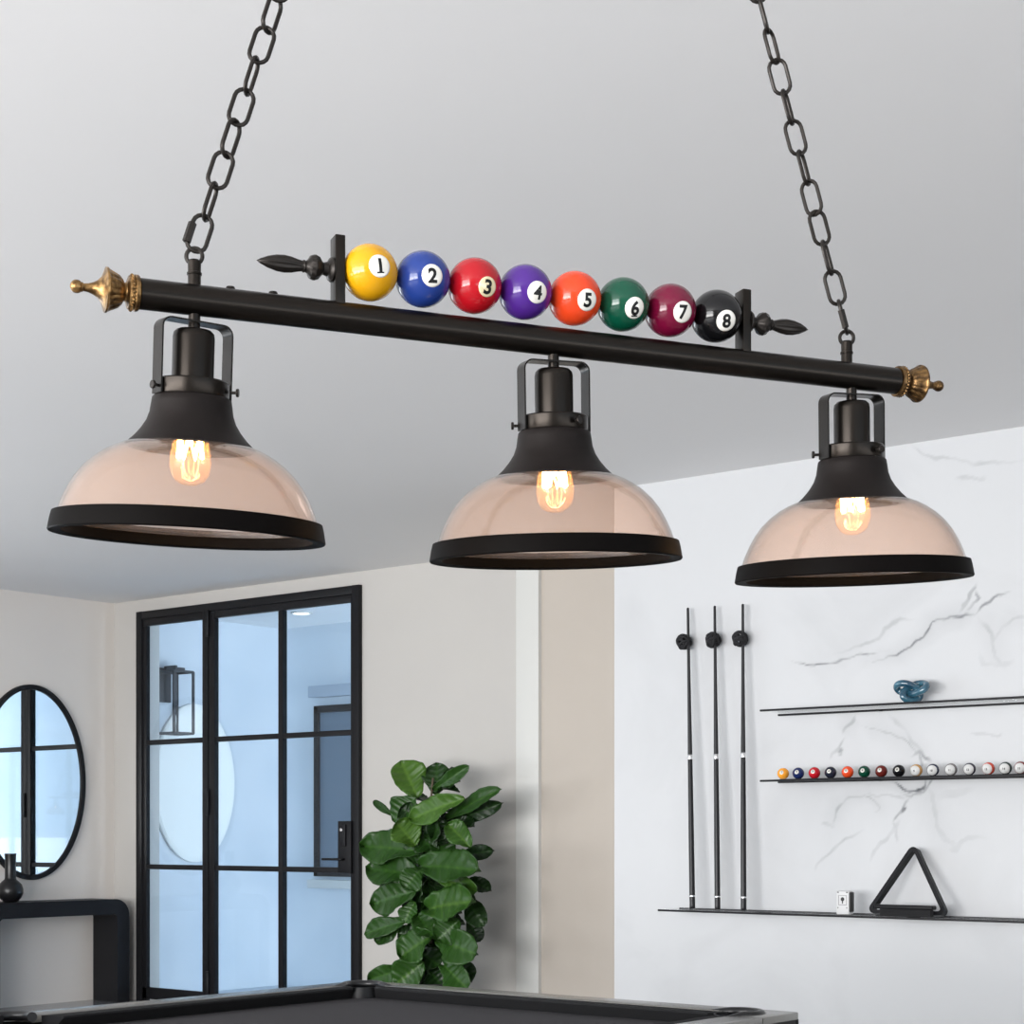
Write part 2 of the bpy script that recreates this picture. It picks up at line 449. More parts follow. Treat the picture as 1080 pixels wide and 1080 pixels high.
# ------------------------------------------------------------------ steel door
def build_door():
    d = empty('door_1', (DX0, YB, 0)); d['kind'] = 'structure'
    d['label'] = 'black steel framed glass door with sidelight and nine panes'
    X = lambda px: onY(px, 800, YB).x - DX0
    W = DX1 - DX0; H = DZ1
    mx0, mxm, mx1 = X(217), X(223.3), X(229.5)     # mullion + door stile
    y0, y1 = -.035, .022
    zt = (onY(190, 656, YB).z + onY(330, 638, YB).z) / 2
    zt = H - .115
    zb = onY(157, 1041, YB).z
    zm1 = (onY(156, 783, YB).z + onY(373, 773, YB).z) / 2
    zm2 = (onY(156, 914, YB).z + onY(373, 918, YB).z) / 2
    jw = X(157)
    def P(name, bm, m=M['black_steel'], par=d, **k): return obj(name, bm, m, par, **k)
    P('door_frame', boxes(((0, y0, 0), (jw * .6, y1, H)), ((W - jw * .6, y0, 0), (W, y1, H)), ((jw * .6 - .003, y0 + .001, H - .06), (W - jw * .6 + .003, y1, H - .001)), ((mx0, y0, 0), (mxm - .004, y1, H - .055)), bev=.003))
    # sidelight
    P('sidelight_frame', boxes(((jw * .6, y0 + .01, 0), (jw, y1 - .01, zt)), ((jw * .6, y0 + .01, zt), (mx0, y1 - .01, H - .06)), ((jw * .6, y0 + .01, .02), (mx0, y1 - .01, zb)), bev=.003))
    lf = P('door_leaf_frame', boxes(((mxm + .002, y0 + .004, .012), (mx1, y1 - .01, H - .064)), ((X(373), y0 + .004, .012), (W - jw * .6 - .004, y1 - .01, H - .064)),
           ((mx1, y0 + .004, zt), (X(373), y1 - .01, H - .064)), ((mx1, y0 + .004, .012), (X(373), y1 - .01, zb - .1)), bev=.003))
    th = .019
    P('glazing_bar', boxes(((jw, y0 + .012, zm1 - th), (mx0, .02, zm1 + th), ), bev=.002))
    P('glazing_bar', boxes(((jw, y0 + .012, zm2 - th), (mx0, .02, zm2 + th), ), bev=.002))
    P('glazing_bar', boxes(((mx1, y0 + .012, zm1 - th), (X(373), .02, zm1 + th)), bev=.002))
    P('glazing_bar', boxes(((mx1, y0 + .012, zm2 - th), (X(373), .02, zm2 + th)), bev=.002))
    vx0, vx1 = X(296), X(300.5)
    P('glazing_bar', boxes(((vx0, y0 + .010, zb - .1), (vx1, .022, zt)), bev=.002))
    cols = [(jw, mx0, zb), (mx1, vx0, zb - .1), (vx1, X(373), zb - .1)]
    for a, b, z0 in cols:
        for lo, hi in ((z0, zm2 - th), (zm2 + th, zm1 - th), (zm1 + th, zt)):
            P('glass_pane', boxes(((a - .004, -.004, lo - .004), (b + .004, .004, hi + .004))), M['door_glass'], smooth=False)
    for py in (658, 846, 1038):
        z = onY(223, py, YB).z
        bm = NB(); lathe(bm, [(0, z - .10), (.012, z - .10), (.014, z - .096), (.014, z + .096), (.012, z + .10), (0, z + .10)], 14, Matrix.Translation((mxm, y0 - .006, 0)))
        lathe(bm, [(.0155, z - .004), (.0155, z + .004)], 14, Matrix.Translation((mxm, y0 - .006, 0)))
        P('hinge', bm, par=d)
    hp0, hp1 = onY(362, 866, YB), onY(375, 921, YB)
    hx0, hx1 = hp0.x - DX0, W - jw * .5
    pl = P('lock_plate', boxes(((hx0, y0 - .02, hp1.z), (hx1, y0 + .005, hp0.z)), bev=.004))
    bm = NB(); zl = onY(355, 906, YB).z
    tube(bm, [(hx0 + .06, y0 - .015, zl), (hx0 + .06, y0 - .055, zl), (hx0 + .045, y0 - .062, zl), (hx0 - .11, y0 - .062, zl)], .009, 10)
    obj('door_lever', bm, M['black_steel'], pl)
    bm = NB(); zk = onY(367, 882, YB).z
    box(bm, (hx0 + .032, y0 - .034, zk - .07), (hx0 + .085, y0 - .018, zk + .085), .006)
    obj('lock_escutcheon', bm, M['console'], pl)
    bm = NB(); lathe(bm, [(0, 0), (.012, 0), (.011, .006), (0, .007)], 16, axis_mx((hx0 + .05, y0 - .034, zk + .045), (0, -1, 0)))
    obj('lock_cylinder', bm, M['silver'], pl)['label'] = 'small silver lock cylinder'
    return d
build_door()

# ------------------------------------------------------------------ patio beyond the door
PXW = XL          # patio side wall, same line as the room's left wall
PY1 = 10.65
SOF = 3.10
struct('floor_patio', boxes(((PXW - .3, YB + .2, -.12), (-3.5, PY1 + .3, -.02))), M['patio_floor'], 'pale blue grey patio paving seen through the door', smooth=False)
struct('wall_patio_left', boxes(((PXW - .3, YB + .2, -.1), (PXW, PY1 + .3, SOF))), M['patio_wall'], 'pale rendered patio wall with the lantern', smooth=False)
struct('wall_patio_back', boxes(((PXW, PY1, -.1), (-6.2, PY1 + .3, SOF))), M['patio_wall'], 'pale rendered wall at the end of the patio', smooth=False)
struct('ceiling_patio', boxes(((PXW - .3, YB + .2, SOF), (-8.2, PY1 + .3, SOF + .2))), M['soffit'], 'white patio soffit', smooth=False)
# round plaster disc
pc = onX(203, 826, PXW)
bm = NB()
lathe(bm, [(0, 0), (.60, 0), (.62, .012), (.62, .035), (.60, .05), (.56, .052), (.54, .046), (0, .046)], 72, axis_mx((0, 0, 0), (1, 0, 0)))
for v in bm.verts: v.co.z *= 1.06; v.co.y *= .70
o = obj('wall_disc', bm, M['plaque'], loc=pc + Vector((.001, 0, 0)))
tag(o, 'large white round disc on the patio wall behind the sidelight', 'wall decoration')
# lantern
def lantern():
    p = onX(172.5, 728, PXW); zc = p.z
    r = tag(empty('wall_lantern', (PXW, p.y, zc - .3)), 'black open frame wall lantern seen through the top sidelight pane', 'lantern')
    obj('back_plate', boxes(((.0, -.06, .2), (.025, .06, .48)), bev=.004), M['lantern_metal'], r)
    bm = NB(); box(bm, (.02, -.012, .47), (.16, .012, .495), .003); box(bm, (.09, -.05, .44), (.21, .05, .475), .004)
    obj('arm', bm, M['lantern_metal'], r)
    bm = NB(); x0, x1, y0, y1, z0, z1 = .05, .25, -.1, .1, -.06, .44; t = .009
    for x in (x0, x1):
        for y in (y0, y1): box(bm, (x - t, y - t, z0), (x + t, y + t, z1))
    for z in (z0, z1):
        for y in (y0, y1): box(bm, (x0, y - t, z - t), (x1, y + t, z + t))
        for x in (x0, x1): box(bm, (x - t, y0, z - t), (x + t, y1, z + t))
    obj('lantern_frame', bm, M['lantern_metal'], r)
    bm = NB(); lathe(bm, [(0, .17), (.012, .17), (.014, .2), (.012, .43), (.0, .44)], 12, Matrix.Translation((.15, 0, 0)))
    obj('lamp_tube', bm, M['lantern_metal'], r)
lantern()
# shuttered window in the patio end wall
def patio_window():
    a = onY(335, 745, PY1); b = onY(335, 924, PY1); x1 = onY(420, 760, PY1).x
    d = empty('window_3', (a.x, PY1, b.z)); d['kind'] = 'structure'
    d['label'] = 'slate blue shuttered window in the patio end wall'
    W = x1 - a.x; H = a.z - b.z
    obj('window_frame', boxes(((0, -.05, 0), (.05, .05, H)), ((W - .05, -.05, 0), (W, .05, H)), ((0, -.05, H - .06), (W, .05, H)), ((0, -.05, 0), (W, .05, .05)), bev=.003), M['black_steel'], d)
    obj('shutter', boxes(((.05, -.02, .05), (W - .05, .02, H - .06)), ((W * .52 - .02, -.03, .05), (W * .52 + .02, .02, H - .06))), M['slate'], d)
    obj('lintel', boxes(((-.03, -.09, H + .07), (W + .03, .05, H + .17)), bev=.004), M['lintel'], d)
    obj('window_sill', boxes(((-.03, -.1, -.1), (W + .03, .05, -.03)), bev=.004), M['white_trim'], d)
patio_window()
# soffit downlight
u_, v_ = (318 - 540) / FPX, (880 - 646) / FPX
dd = (SOF - EYE) / v_
pl = RIGHT * (u_ * dd) + FWD * dd
r = tag(empty('recessed_light', (pl.x, pl.y, SOF)), 'round white recessed light in the patio soffit', 'ceiling light')
bm = NB(); lathe(bm, [(.07, -.001), (.09, -.001), (.09, -.008), (.072, -.012), (.07, -.001)], 32); obj('trim_ring', bm, M['white_trim'], r)
bm = NB(); lathe(bm, [(0, -.003), (.07, -.003)], 32); obj('lamp_lens', bm, emission('downlight', (1, .97, .92), 6), r)

# ------------------------------------------------------------------ oval mirror
def oval_mirror():
    ctr = onX(30.5, 825, XL); ay = (onX(88, 825, XL).y - onX(-27, 825, XL).y) / 2; az = 103 * (-XL * s + ctr.y * c) / FPX
    ctr.y = (onX(88, 825, XL).y + onX(-27, 825, XL).y) / 2
    r = tag(empty('oval_mirror', (XL, ctr.y, ctr.z)), 'tall oval wall mirror with thin black frame above the console', 'mirror')
    bm = NB(); n = 96
    prof = [(-.038, .0), (-.038, .03), (-.030, .036), (-.004, .036), (.0, .03), (.0, .0)]
    rings = []
    for k in range(n):
        a = 2 * pi * k / n
        rings.append([bm.verts.new((x, (ay + o) * cos(a), (az + o) * sin(a))) for o, x in prof])
    for k in range(n):
        for i in range(len(prof)):
            A, B = rings[k], rings[(k + 1) % n]; j = (i + 1) % len(prof)
            bm.faces.new((A[i], A[j], B[j], B[i]))
    obj('mirror_frame', bm, M['black_steel'], r)
    bm = NB()
    f = [bm.verts.new((.018, (ay - .03) * cos(2 * pi * k / n), (az - .03) * sin(2 * pi * k / n))) for k in range(n)]
    g = [bm.verts.new((.004, (ay - .03) * cos(2 * pi * k / n), (az - .03) * sin(2 * pi * k / n))) for k in range(n)]
    bm.faces.new(f); bm.faces.new(g[::-1])
    for k in range(n): bm.faces.new((f[k], f[(k + 1) % n], g[(k + 1) % n], g[k]))
    obj('mirror_glass', bm, M['mirror'], r, smooth=False)
oval_mirror()

# ------------------------------------------------------------------ console table and vase
CX = -10.89
def console():
    y0, y1 = 7.43, 8.725; t = .116; H = .798; dep = CX - XL - .01
    r = tag(empty('console_table', (XL + .01, (y0 + y1) / 2, 0)), 'black waterfall console table with rounded corners under the oval mirror', 'table')
    hw = (y1 - y0) / 2; R = .13; ri = .03
    # outline in (y, z): outer going up left, over, down right; inner back
    def arc(cy, cz, rad, a0, a1, n=10): return [(cy + rad * cos(a0 + (a1 - a0) * i / n), cz + rad * sin(a0 + (a1 - a0) * i / n)) for i in range(n + 1)]
    zc = H - t - ri - .002
    outer = [(-hw, zc)] + arc(-hw + R, H - R, R, pi, pi / 2) + arc(hw - R, H - R, R, pi / 2, 0) + [(hw, zc)]
    inner = [(hw - t, zc)] + arc(hw - t - ri, H - t - ri, ri, 0, pi / 2) + arc(-hw + t + ri, H - t - ri, ri, pi / 2, pi) + [(-hw + t, zc)]
    def half(lo, hi, nm):
        bm = NB(); 
        A = [bm.verts.new((0, y, z)) for y, z in outer]; B = [bm.verts.new((dep, y, z)) for y, z in outer]
        A2 = [bm.verts.new((0, y, z)) for y, z in inner[::-1]]; B2 = [bm.verts.new((dep, y, z)) for y, z in inner[::-1]]
        n = len(A)
        for i in range(n - 1):
            bm.faces.new((A[i], A[i + 1], B[i + 1], B[i])); bm.faces.new((A2[i], B2[i], B2[i + 1], A2[i + 1]))
            bm.faces.new((B[i], B[i + 1], B2[i + 1], B2[i])); bm.faces.new((A[i], A2[i], A2[i + 1], A[i + 1]))
        bm.faces.new((A[0], B[0], B2[0], A2[0])); bm.faces.new((A[-1], A2[-1], B2[-1], B[-1]))
        g = bmesh.ops.bevel(bm, geom=[e for e in bm.edges if e.calc_face_angle(0) > 1.2 and abs(e.verts[0].co.x - e.verts[1].co.x) < 1e-6], offset=.005, segments=2, affect='EDGES')
        return obj(nm, bm, M['console'], r, angle=30)
    half(0, 0, 'tabletop')
    for y in (-hw, hw - t): obj('leg', boxes(((0, y, 0), (dep, y + t, zc))), M['console'], r)
    return r
con = console()
vp = onX(11, 949, -11.04)
bm = NB()
lathe(bm, [(0, 0), (.042, 0), (.055, .006), (.078, .03), (.093, .065), (.094, .095), (.084, .130), (.060, .155), (.044, .168), (.041, .18), (.040, .26), (.041, .345), (.044, .355), (.043, .36), (.036, .358), (.035, .30), (0, .29)], 48)
o = obj('bottle_vase', bm, M['vase'], loc=(-11.04, vp.y, .798))
tag(o, 'black round bodied bottle vase with straight neck on the console', 'vase')

# ------------------------------------------------------------------ fiddle leaf fig
def fig():
    base = onY(452, 900, 8.32)
    r = tag(empty('fiddle_leaf_fig', (base.x, base.y, 0)), 'tall fiddle leaf fig with big glossy green leaves right of the door', 'potted plant')
    bm = NB()
    lathe(bm, [(0, 0), (.15, 0), (.16, .01), (.19, .33), (.195, .36), (.185, .36), (.175, .33), (0, .325)], 40)
    obj('planter', bm, M['pot'], r)
    bm = NB(); lathe(bm, [(0, .338), (.174, .332)], 30); obj('soil', bm, M['soil'], r)
    bm = NB()
    stems = [[(0, 0, .33), (.02, .01, .8), (-.02, 0, 1.2), (.02, .02, 1.66)], [(.03, .03, .33), (.07, .05, .7), (.06, .04, 1.1), (.09, .05, 1.5)], [(-.03, 0, .33), (-.06, -.02, .6), (-.07, -.02, .95), (-.05, 0, 1.3)]]
    for st in stems:
        tube(bm, st, .012, 8, rf=lambda i: (.016, .014, .011, .006)[i])
    obj('stem', bm, M['stalk'], r)
    # leaves: base and tip surveyed (crop units), depth toward the room, width, tone
    L = [((310, 238), (243, 82), .05, 125, .80), ((392, 225), (385, 92), -.06, 100, .25), ((375, 205), (512, 110), -.02, 52, .45), ((215, 310), (124, 248), .0, 30, .3),
         ((305, 235), (205, 330), .08, 105, .45), ((500, 240), (270, 320), .13, 95, .75), ((430, 325), (632, 194), .02, 66, .45), ((455, 330), (648, 262), -.04, 62, .12),
         ((302, 432), (225, 332), .16, 115, .8), ((320, 455), (76, 425), .10, 135, .45), ((380, 410), (405, 318), .05, 90, .15), ((525, 440), (432, 338), .10, 85, .65),
         ((490, 470), (616, 452), -.02, 55, .1), ((335, 560), (98, 515), .13, 125, .4), ((322, 530), (255, 608), .18, 95, .45), ((320, 515), (548, 520), .16, 135, .45),
         ((395, 560), (540, 612), .12, 75, .7), ((520, 570), (608, 612), -.02, 55, .06), ((305, 615), (116, 668), .14, 120, .42), ((352, 690), (525, 650), .20, 140, .6),
         ((300, 660), (255, 745), .12, 70, .55), ((505, 640), (578, 758), .0, 80, .2), ((275, 735), (82, 788), .12, 75, .45), ((250, 750), (130, 820), .08, 70, .35),
         ((310, 715), (380, 805), .15, 105, .4), ((375, 795), (235, 880), .19, 130, .55), ((480, 735), (388, 815), .17, 105, .45), ((395, 815), (540, 870), .18, 120, .5),
         ((515, 740), (565, 820), .0, 60, .1), ((265, 925), (106, 980), .12, 75, .5), ((335, 905), (215, 1000), .18, 120, .55), ((415, 915), (505, 1008), .16, 95, .5),
         ((470, 900), (530, 985), .02, 75, .15), ((300, 850), (400, 920), .05, 90, .2), ((345, 930), (420, 1010), .04, 90, .1), ((330, 640), (330, 740), .0, 90, .08),
         ((340, 400), (290, 500), .02, 90, .1), ((420, 640), (430, 560), .02, 90, .12), ((400, 700), (460, 800), .05, 100, .15), ((470, 330), (540, 350), .0, 60, .05), ((500, 660), (545, 660), .04, 60, .4)]
    def w(p, off):
        q = onY(360 + p[0] / 3.857, 780 + p[1] / 3.857, 8.32 - off); return q - Vector((base.x, base.y, 0))
    specs = []
    for b, t, off, wd, tone in L:
        specs.append((w(b, off * .75), w(t, off * 1.25), wd * 1.28 / 3.857 * 12.0 / FPX, tone, -1))
    for k in range(34):   # inner leaves close to the stems, coloured dark as shade between the leaves
        z = .42 + 1.02 * k / 34; a = random.uniform(-pi, 0); l = random.uniform(.14, .22)
        A = Vector((random.uniform(-.07, .09), random.uniform(-.04, .05), z))
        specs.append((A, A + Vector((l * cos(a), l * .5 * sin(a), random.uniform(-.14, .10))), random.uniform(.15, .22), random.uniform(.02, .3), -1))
    for k in range(36):   # leaves on the wall side of the plant
        a = random.uniform(.05, pi - .05); z = .55 + 1.1 * k / 36
        l = random.uniform(.15, .24); rr = .05
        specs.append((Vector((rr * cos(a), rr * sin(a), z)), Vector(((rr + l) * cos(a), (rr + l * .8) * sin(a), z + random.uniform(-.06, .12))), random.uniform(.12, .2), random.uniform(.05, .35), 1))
    bm = NB(); lay = bm.verts.layers.float.new('tone')
    toCam = (Vector((0, 0, EYE)) - Vector((base.x, base.y, EYE))).normalized()
    for bi, (A, T, wd, tone, sgn) in enumerate(specs):
        ax = T - A; ln = ax.length; ax.normalize()
        nv = (toCam if sgn < 0 else Vector((0, 0, 1))) + Vector((random.uniform(-.35, .35), random.uniform(-.35, .35), random.uniform(.0, .55)))
        nv = (nv - ax * nv.dot(ax)).normalized(); sd = ax.cross(nv)
        NU, NV = 26, 12; g = []
        ph = random.uniform(0, 6)
        for i in range(NU + 1):
            t = i / NU
            # fiddle outline: narrow waist, broad tip
            prof = (sin(pi * min(1, t * .98 + .02)) ** .55) * (.62 + .42 * t) * (1 - .12 * sin(pi * 2 * t) ** 2 * (t < .5))
            row = []
            for j in range(NV + 1):
                q = 2 * j / NV - 1
                hw = wd * .5 * prof * (1 + .05 * sin(7 * t + ph + q))
                wave = .085 * wd * sin(t * 9 + ph) * abs(q) ** 2
                side = -.022 * wd * cos(t * 38 - 5 * abs(q)) * min(1, abs(q) * 3)   # quilting between the side veins
                p = A + ax * (ln * t) + sd * (q * hw) + nv * (.22 * wd * abs(q) ** 1.3 * .55 + wave + side - .10 * ln * (t - .3) ** 2 * 2)
                v = bm.verts.new(p)
                vein = .22 if abs(q) < .05 else 0
                v[lay] = max(0, min(1, tone - .10 + vein + .13 * max(0, cos(t * 38 - 5 * abs(q))) ** 6 * (abs(q) < .9)))
                row.append(v)
            g.append(row)
        for i in range(NU):
            for j in range(NV): bm.faces.new((g[i][j], g[i][j + 1], g[i + 1][j + 1], g[i + 1][j]))
    fo = obj('foliage', bm, M['leaf'], r, angle=80)
    sm = fo.modifiers.new('thick', 'SOLIDIFY'); sm.thickness = .002; sm.offset = 0
    return r
fig()

# ------------------------------------------------------------------ pool table
TX0, TX1, TY0, TY1, TZ = -4.165, -2.462, 1.39, 4.335, .80
def pool_table():
    cx, cy = (TX0 + TX1) / 2, (TY0 + TY1) / 2; hx, hy = (TX1 - TX0) / 2, (TY1 - TY0) / 2
    r = tag(empty('pool_table', (cx, cy, 0)), 'black pool table with charcoal cloth and dark metal rails', 'pool table')
    bed = TZ - .04
    obj('slate_bed', boxes(((-hx + .12, -hy + .12, bed - .06), (hx - .12, hy - .12, bed))), M['cloth'], r, smooth=False)['label'] = 'charcoal cloth bed'
    rw, cw = .105, .16
    a = .20
    # corner castings, each bitten by its pocket
    for sx in (-1, 1):
        for sy in (-1, 1):
            p, R = .125, .068
            def T(x, y): return (sx * (hx - x), sy * (hy - y))
            poly = [(0, .012), (.0035, .0035), (.012, 0), (a, 0), (a, rw)] + [(p + R * cos(radians(t)), p + R * sin(radians(t))) for t in range(-30, -241, -14)] + [(rw, a), (0, a)]
            bm = NB(); pts = [T(*q) for q in poly]
            prism(bm, pts if sx * sy > 0 else pts[::-1], TZ - .02, TZ, bev=.004)
            obj('corner_casting', bm, M['rail_top'], r)
            pk = Vector(T(p, p)).to_3d()
            bm = NB()
            arc = [(pk.x + sx * -1 * (R - .004) * cos(radians(t)), pk.y + sy * -1 * (R - .004) * sin(radians(t)), TZ - .003) for t in range(-40, -231, -10)]
            arc = [(arc[0][0] - sx * .06, arc[0][1] - sy * .012, TZ - .012)] + arc + [(arc[-1][0] - sx * .012, arc[-1][1] - sy * .06, TZ - .012)]
            tube(bm, arc, .013, 10)
            lathe(bm, [(0, bed - .05), (R * .92, bed - .05), (R * .96, bed + .004), (R - .002, TZ - .004), (R + .001, TZ - .004), (R + .001, bed - .052), (0, bed - .052)][:5], 32, Matrix.Translation((pk.x, pk.y, 0)))
            # black disc over the uncut bed stands in for the dark hole
            lathe(bm, [(0, bed + .0015), (R * .95, bed + .0015)], 32, Matrix.Translation((pk.x, pk.y, 0)))
            obj('corner_pocket', bm, M['rubber'], r)
    sp = .085
    for sx in (-1, 1):     # side pockets
        px_, R = .082, .062
        def T(x, y): return (sx * (hx - x), y)
        poly = [(0, -sp), (rw, -sp)] + [(px_ + R * cos(radians(t)), R * sin(radians(t))) for t in range(-65, -296, -14)] + [(rw, sp), (0, sp)]
        bm = NB(); prism(bm, [T(*q) for q in poly], TZ - .02, TZ, bev=.004); obj('side_casting', bm, M['rail_top'], r)
        bm = NB()
        arc = [T(px_ + (R - .004) * cos(radians(t)), (R - .004) * sin(radians(t))) + (TZ - .003,) for t in range(-60, -301, -12)]
        tube(bm, arc, .014, 10)
        lathe(bm, [(0, bed + .0015), (R * .95, bed + .0015)], 32, Matrix.Translation((sx * (hx - px_), 0, 0)))  # black disc on the bed in place of a shaded hole
        obj('side_pocket', bm, M['rubber'], r)
    # rails + cushions
    def rail(x0, x1, y0, y1):
        obj('rail', boxes(((x0, y0, TZ - .02), (x1, y1, TZ)), bev=.004), M['rail_top'], r)
    def cushion(p0, p1, inward):
        d = (p1 - p0).normalized(); bm = NB(); L = (p1 - p0).length
        sec = [(0, TZ - .002), (0, bed), (.028, bed), (.052, TZ - .008), (.050, TZ - .003)]
        A = [bm.verts.new((p0 + d * (q * .7) + inward * q).to_3d() + Vector((0, 0, z))) for q, z in sec]
        B = [bm.verts.new((p1 - d * (q * .7) + inward * q).to_3d() + Vector((0, 0, z))) for q, z in sec]
        n = len(sec)
        for i in range(n): bm.faces.new((A[i], A[(i + 1) % n], B[(i + 1) % n], B[i]))
        bm.faces.new(A[::-1]); bm.faces.new(B)
        obj('cushion', bm, M['cushion'], r, angle=20)
    V = Vector
    for sy in (-1, 1):
        y0, y1 = sorted((sy * hy, sy * (hy - rw))); rail(-hx + a, hx - a, y0, y1)
        cushion(V((-hx + a - .03, sy * (hy - rw))), V((hx - a + .03, sy * (hy - rw))), V((0, -sy)))
    for sx in (-1, 1):
        x0, x1 = sorted((sx * hx, sx * (hx - rw)))
        for lo, hi in ((-hy + a, -sp), (sp, hy - a)):
            rail(x0, x1, lo, hi)
            cushion(V((sx * (hx - rw), lo - (.03 if lo < -sp - .01 else 0))), V((sx * (hx - rw), hi + (.03 if hi > sp + .01 else 0))), V((-sx, 0)))
    w = .018; z0, z1 = TZ - .15, TZ - .0195
    for lo, hi in (((-hx + .002, -hy + .002), (hx - .002, -hy + w)), ((-hx + .002, hy - w), (hx - .002, hy - .002)), ((-hx + .002, -hy + w), (-hx + w, hy - w)), ((hx - w, -hy + w), (hx - .002, hy - w))):
        obj('apron', boxes((lo + (z0,), hi + (z1,)), bev=.002), M['apron'], r)
    bm = NB(); vs = box(bm, (-hx + .03, -hy + .03, TZ - .42), (hx - .03, hy - .03, TZ - .125), .01)
    for v in bm.verts:
        if v.co.z < TZ - .3: v.co.x *= .93; v.co.y *= .95
    obj('cabinet', bm, M['table_black'], r)
    for sx in (-1, 1):
        for sy in (-1, 1):
            bm = NB(); x, y = sx * (hx - .28), sy * (hy - .32)
            box(bm, (x - .09, y - .09, .03), (x + .09, y + .09, TZ - .41), .012)
            for v in bm.verts:
                if v.co.z < .2: v.co.x = x + (v.co.x - x) * .75; v.co.y = y + (v.co.y - y) * .75
            lathe(bm, [(0, 0), (.06, 0), (.065, .01), (.06, .032), (0, .032)], 24, Matrix.Translation((x, y, 0)))
            obj('leg', bm, M['table_black'], r)
    return r
pool_table()

# ------------------------------------------------------------------ balls with numbers
def text_mesh(body, size):
    cu = bpy.data.curves.new('txt', 'FONT'); cu.body = body; cu.size = size; cu.align_x = 'CENTER'; cu.align_y = 'CENTER'
    cu.offset = size * (.022 if body == '4' else .036); cu.resolution_u = 6
    t = bpy.data.objects.new('txt', cu); C.objects.link(t)
    dg = bpy.context.evaluated_depsgraph_get(); dg.update()
    me = bpy.data.meshes.new_from_object(t.evaluated_get(dg))
    bpy.data.objects.remove(t); bpy.data.curves.remove(cu)
    bm = bmesh.new(); bm.from_mesh(me); bpy.data.meshes.remove(me)
    if body == '1':      # flagged and footed one
        x0 = min(v.co.x for v in bm.verts); x1 = max(v.co.x for v in bm.verts); y0 = min(v.co.y for v in bm.verts)
        q = size
        for a, b, d, e in ((x1 - .30 * q, y0 - .001 * q, x1 + .10 * q, y0 + .07 * q),):
            vv = [bm.verts.new((px, py, 0)) for px, py in ((a, b), (d, b), (d, e), (a, e))]; bm.faces.new(vv)
    xs = [v.co.x for v in bm.verts]; ys = [v.co.y for v in bm.verts]
    mx, my = (max(xs) + min(xs)) / 2, (max(ys) + min(ys)) / 2
    for v in bm.verts: v.co.x -= mx; v.co.y -= my
    return bm
def sphere_bm(r, u=48, v=32):
    bm = NB(); bmesh.ops.create_uvsphere(bm, u_segments=u, v_segments=v, radius=r); return bm
def cap_bm(r, rad, lift, seg=32, rings=8):
    """spherical cap about +Z"""
    bm = NB(); a1 = math.asin(rad / r)
    prof = [((r + lift) * sin(a1 * i / rings), (r + lift) * cos(a1 * i / rings)) for i in range(rings + 1)]
    prof[0] = (0, r + lift); prof.append((r * .995 * sin(a1 * 1.0), r * .995 * cos(a1)))
    lathe(bm, prof, seg); return bm
def numeral_bm(body, size, r, lift):
    bm = text_mesh(body, size)
    for i in range(2):
        bmesh.ops.triangulate(bm, faces=bm.faces[:])
        es = [e for e in bm.edges if e.calc_length() > size * .12]
        if es: bmesh.ops.subdivide_edges(bm, edges=es, cuts=1)
    for v in bm.verts:
        x, y = v.co.x, v.co.y
        v.co = Vector((x, y, sqrt(max(1e-9, r * r - x * x - y * y)))).normalized() * (r + lift)
    return bm

# ------------------------------------------------------------------ the hanging light
D1 = 1.78
P1 = RIGHT * (-335 / FPX * D1) + FWD * D1
D3 = D1 * 1.1645
P3 = RIGHT * (353 / FPX * D3) + FWD * D3
BZ = EYE + 563.6 / FPX * D1
BDIR = (P3 - P1).normalized(); SP = (P3 - P1).length
BANG = atan2(BDIR.y, BDIR.x)
BC = (P1 + P3) / 2
def s_at(px):      # distance along the bar (from its centre) of an image column
    u = (px - 540) / FPX
    # (BC + t B).R = u (BC + t B).F
    return (u * BC.dot(FWD) - BC.dot(RIGHT)) / (BDIR.dot(RIGHT) - u * BDIR.dot(FWD))
RZI = Matrix.Rotation(-BANG, 3, 'Z')
lR, lF = RZI @ RIGHT, RZI @ FWD     # camera axes in the fixture's own frame
BR = .0155

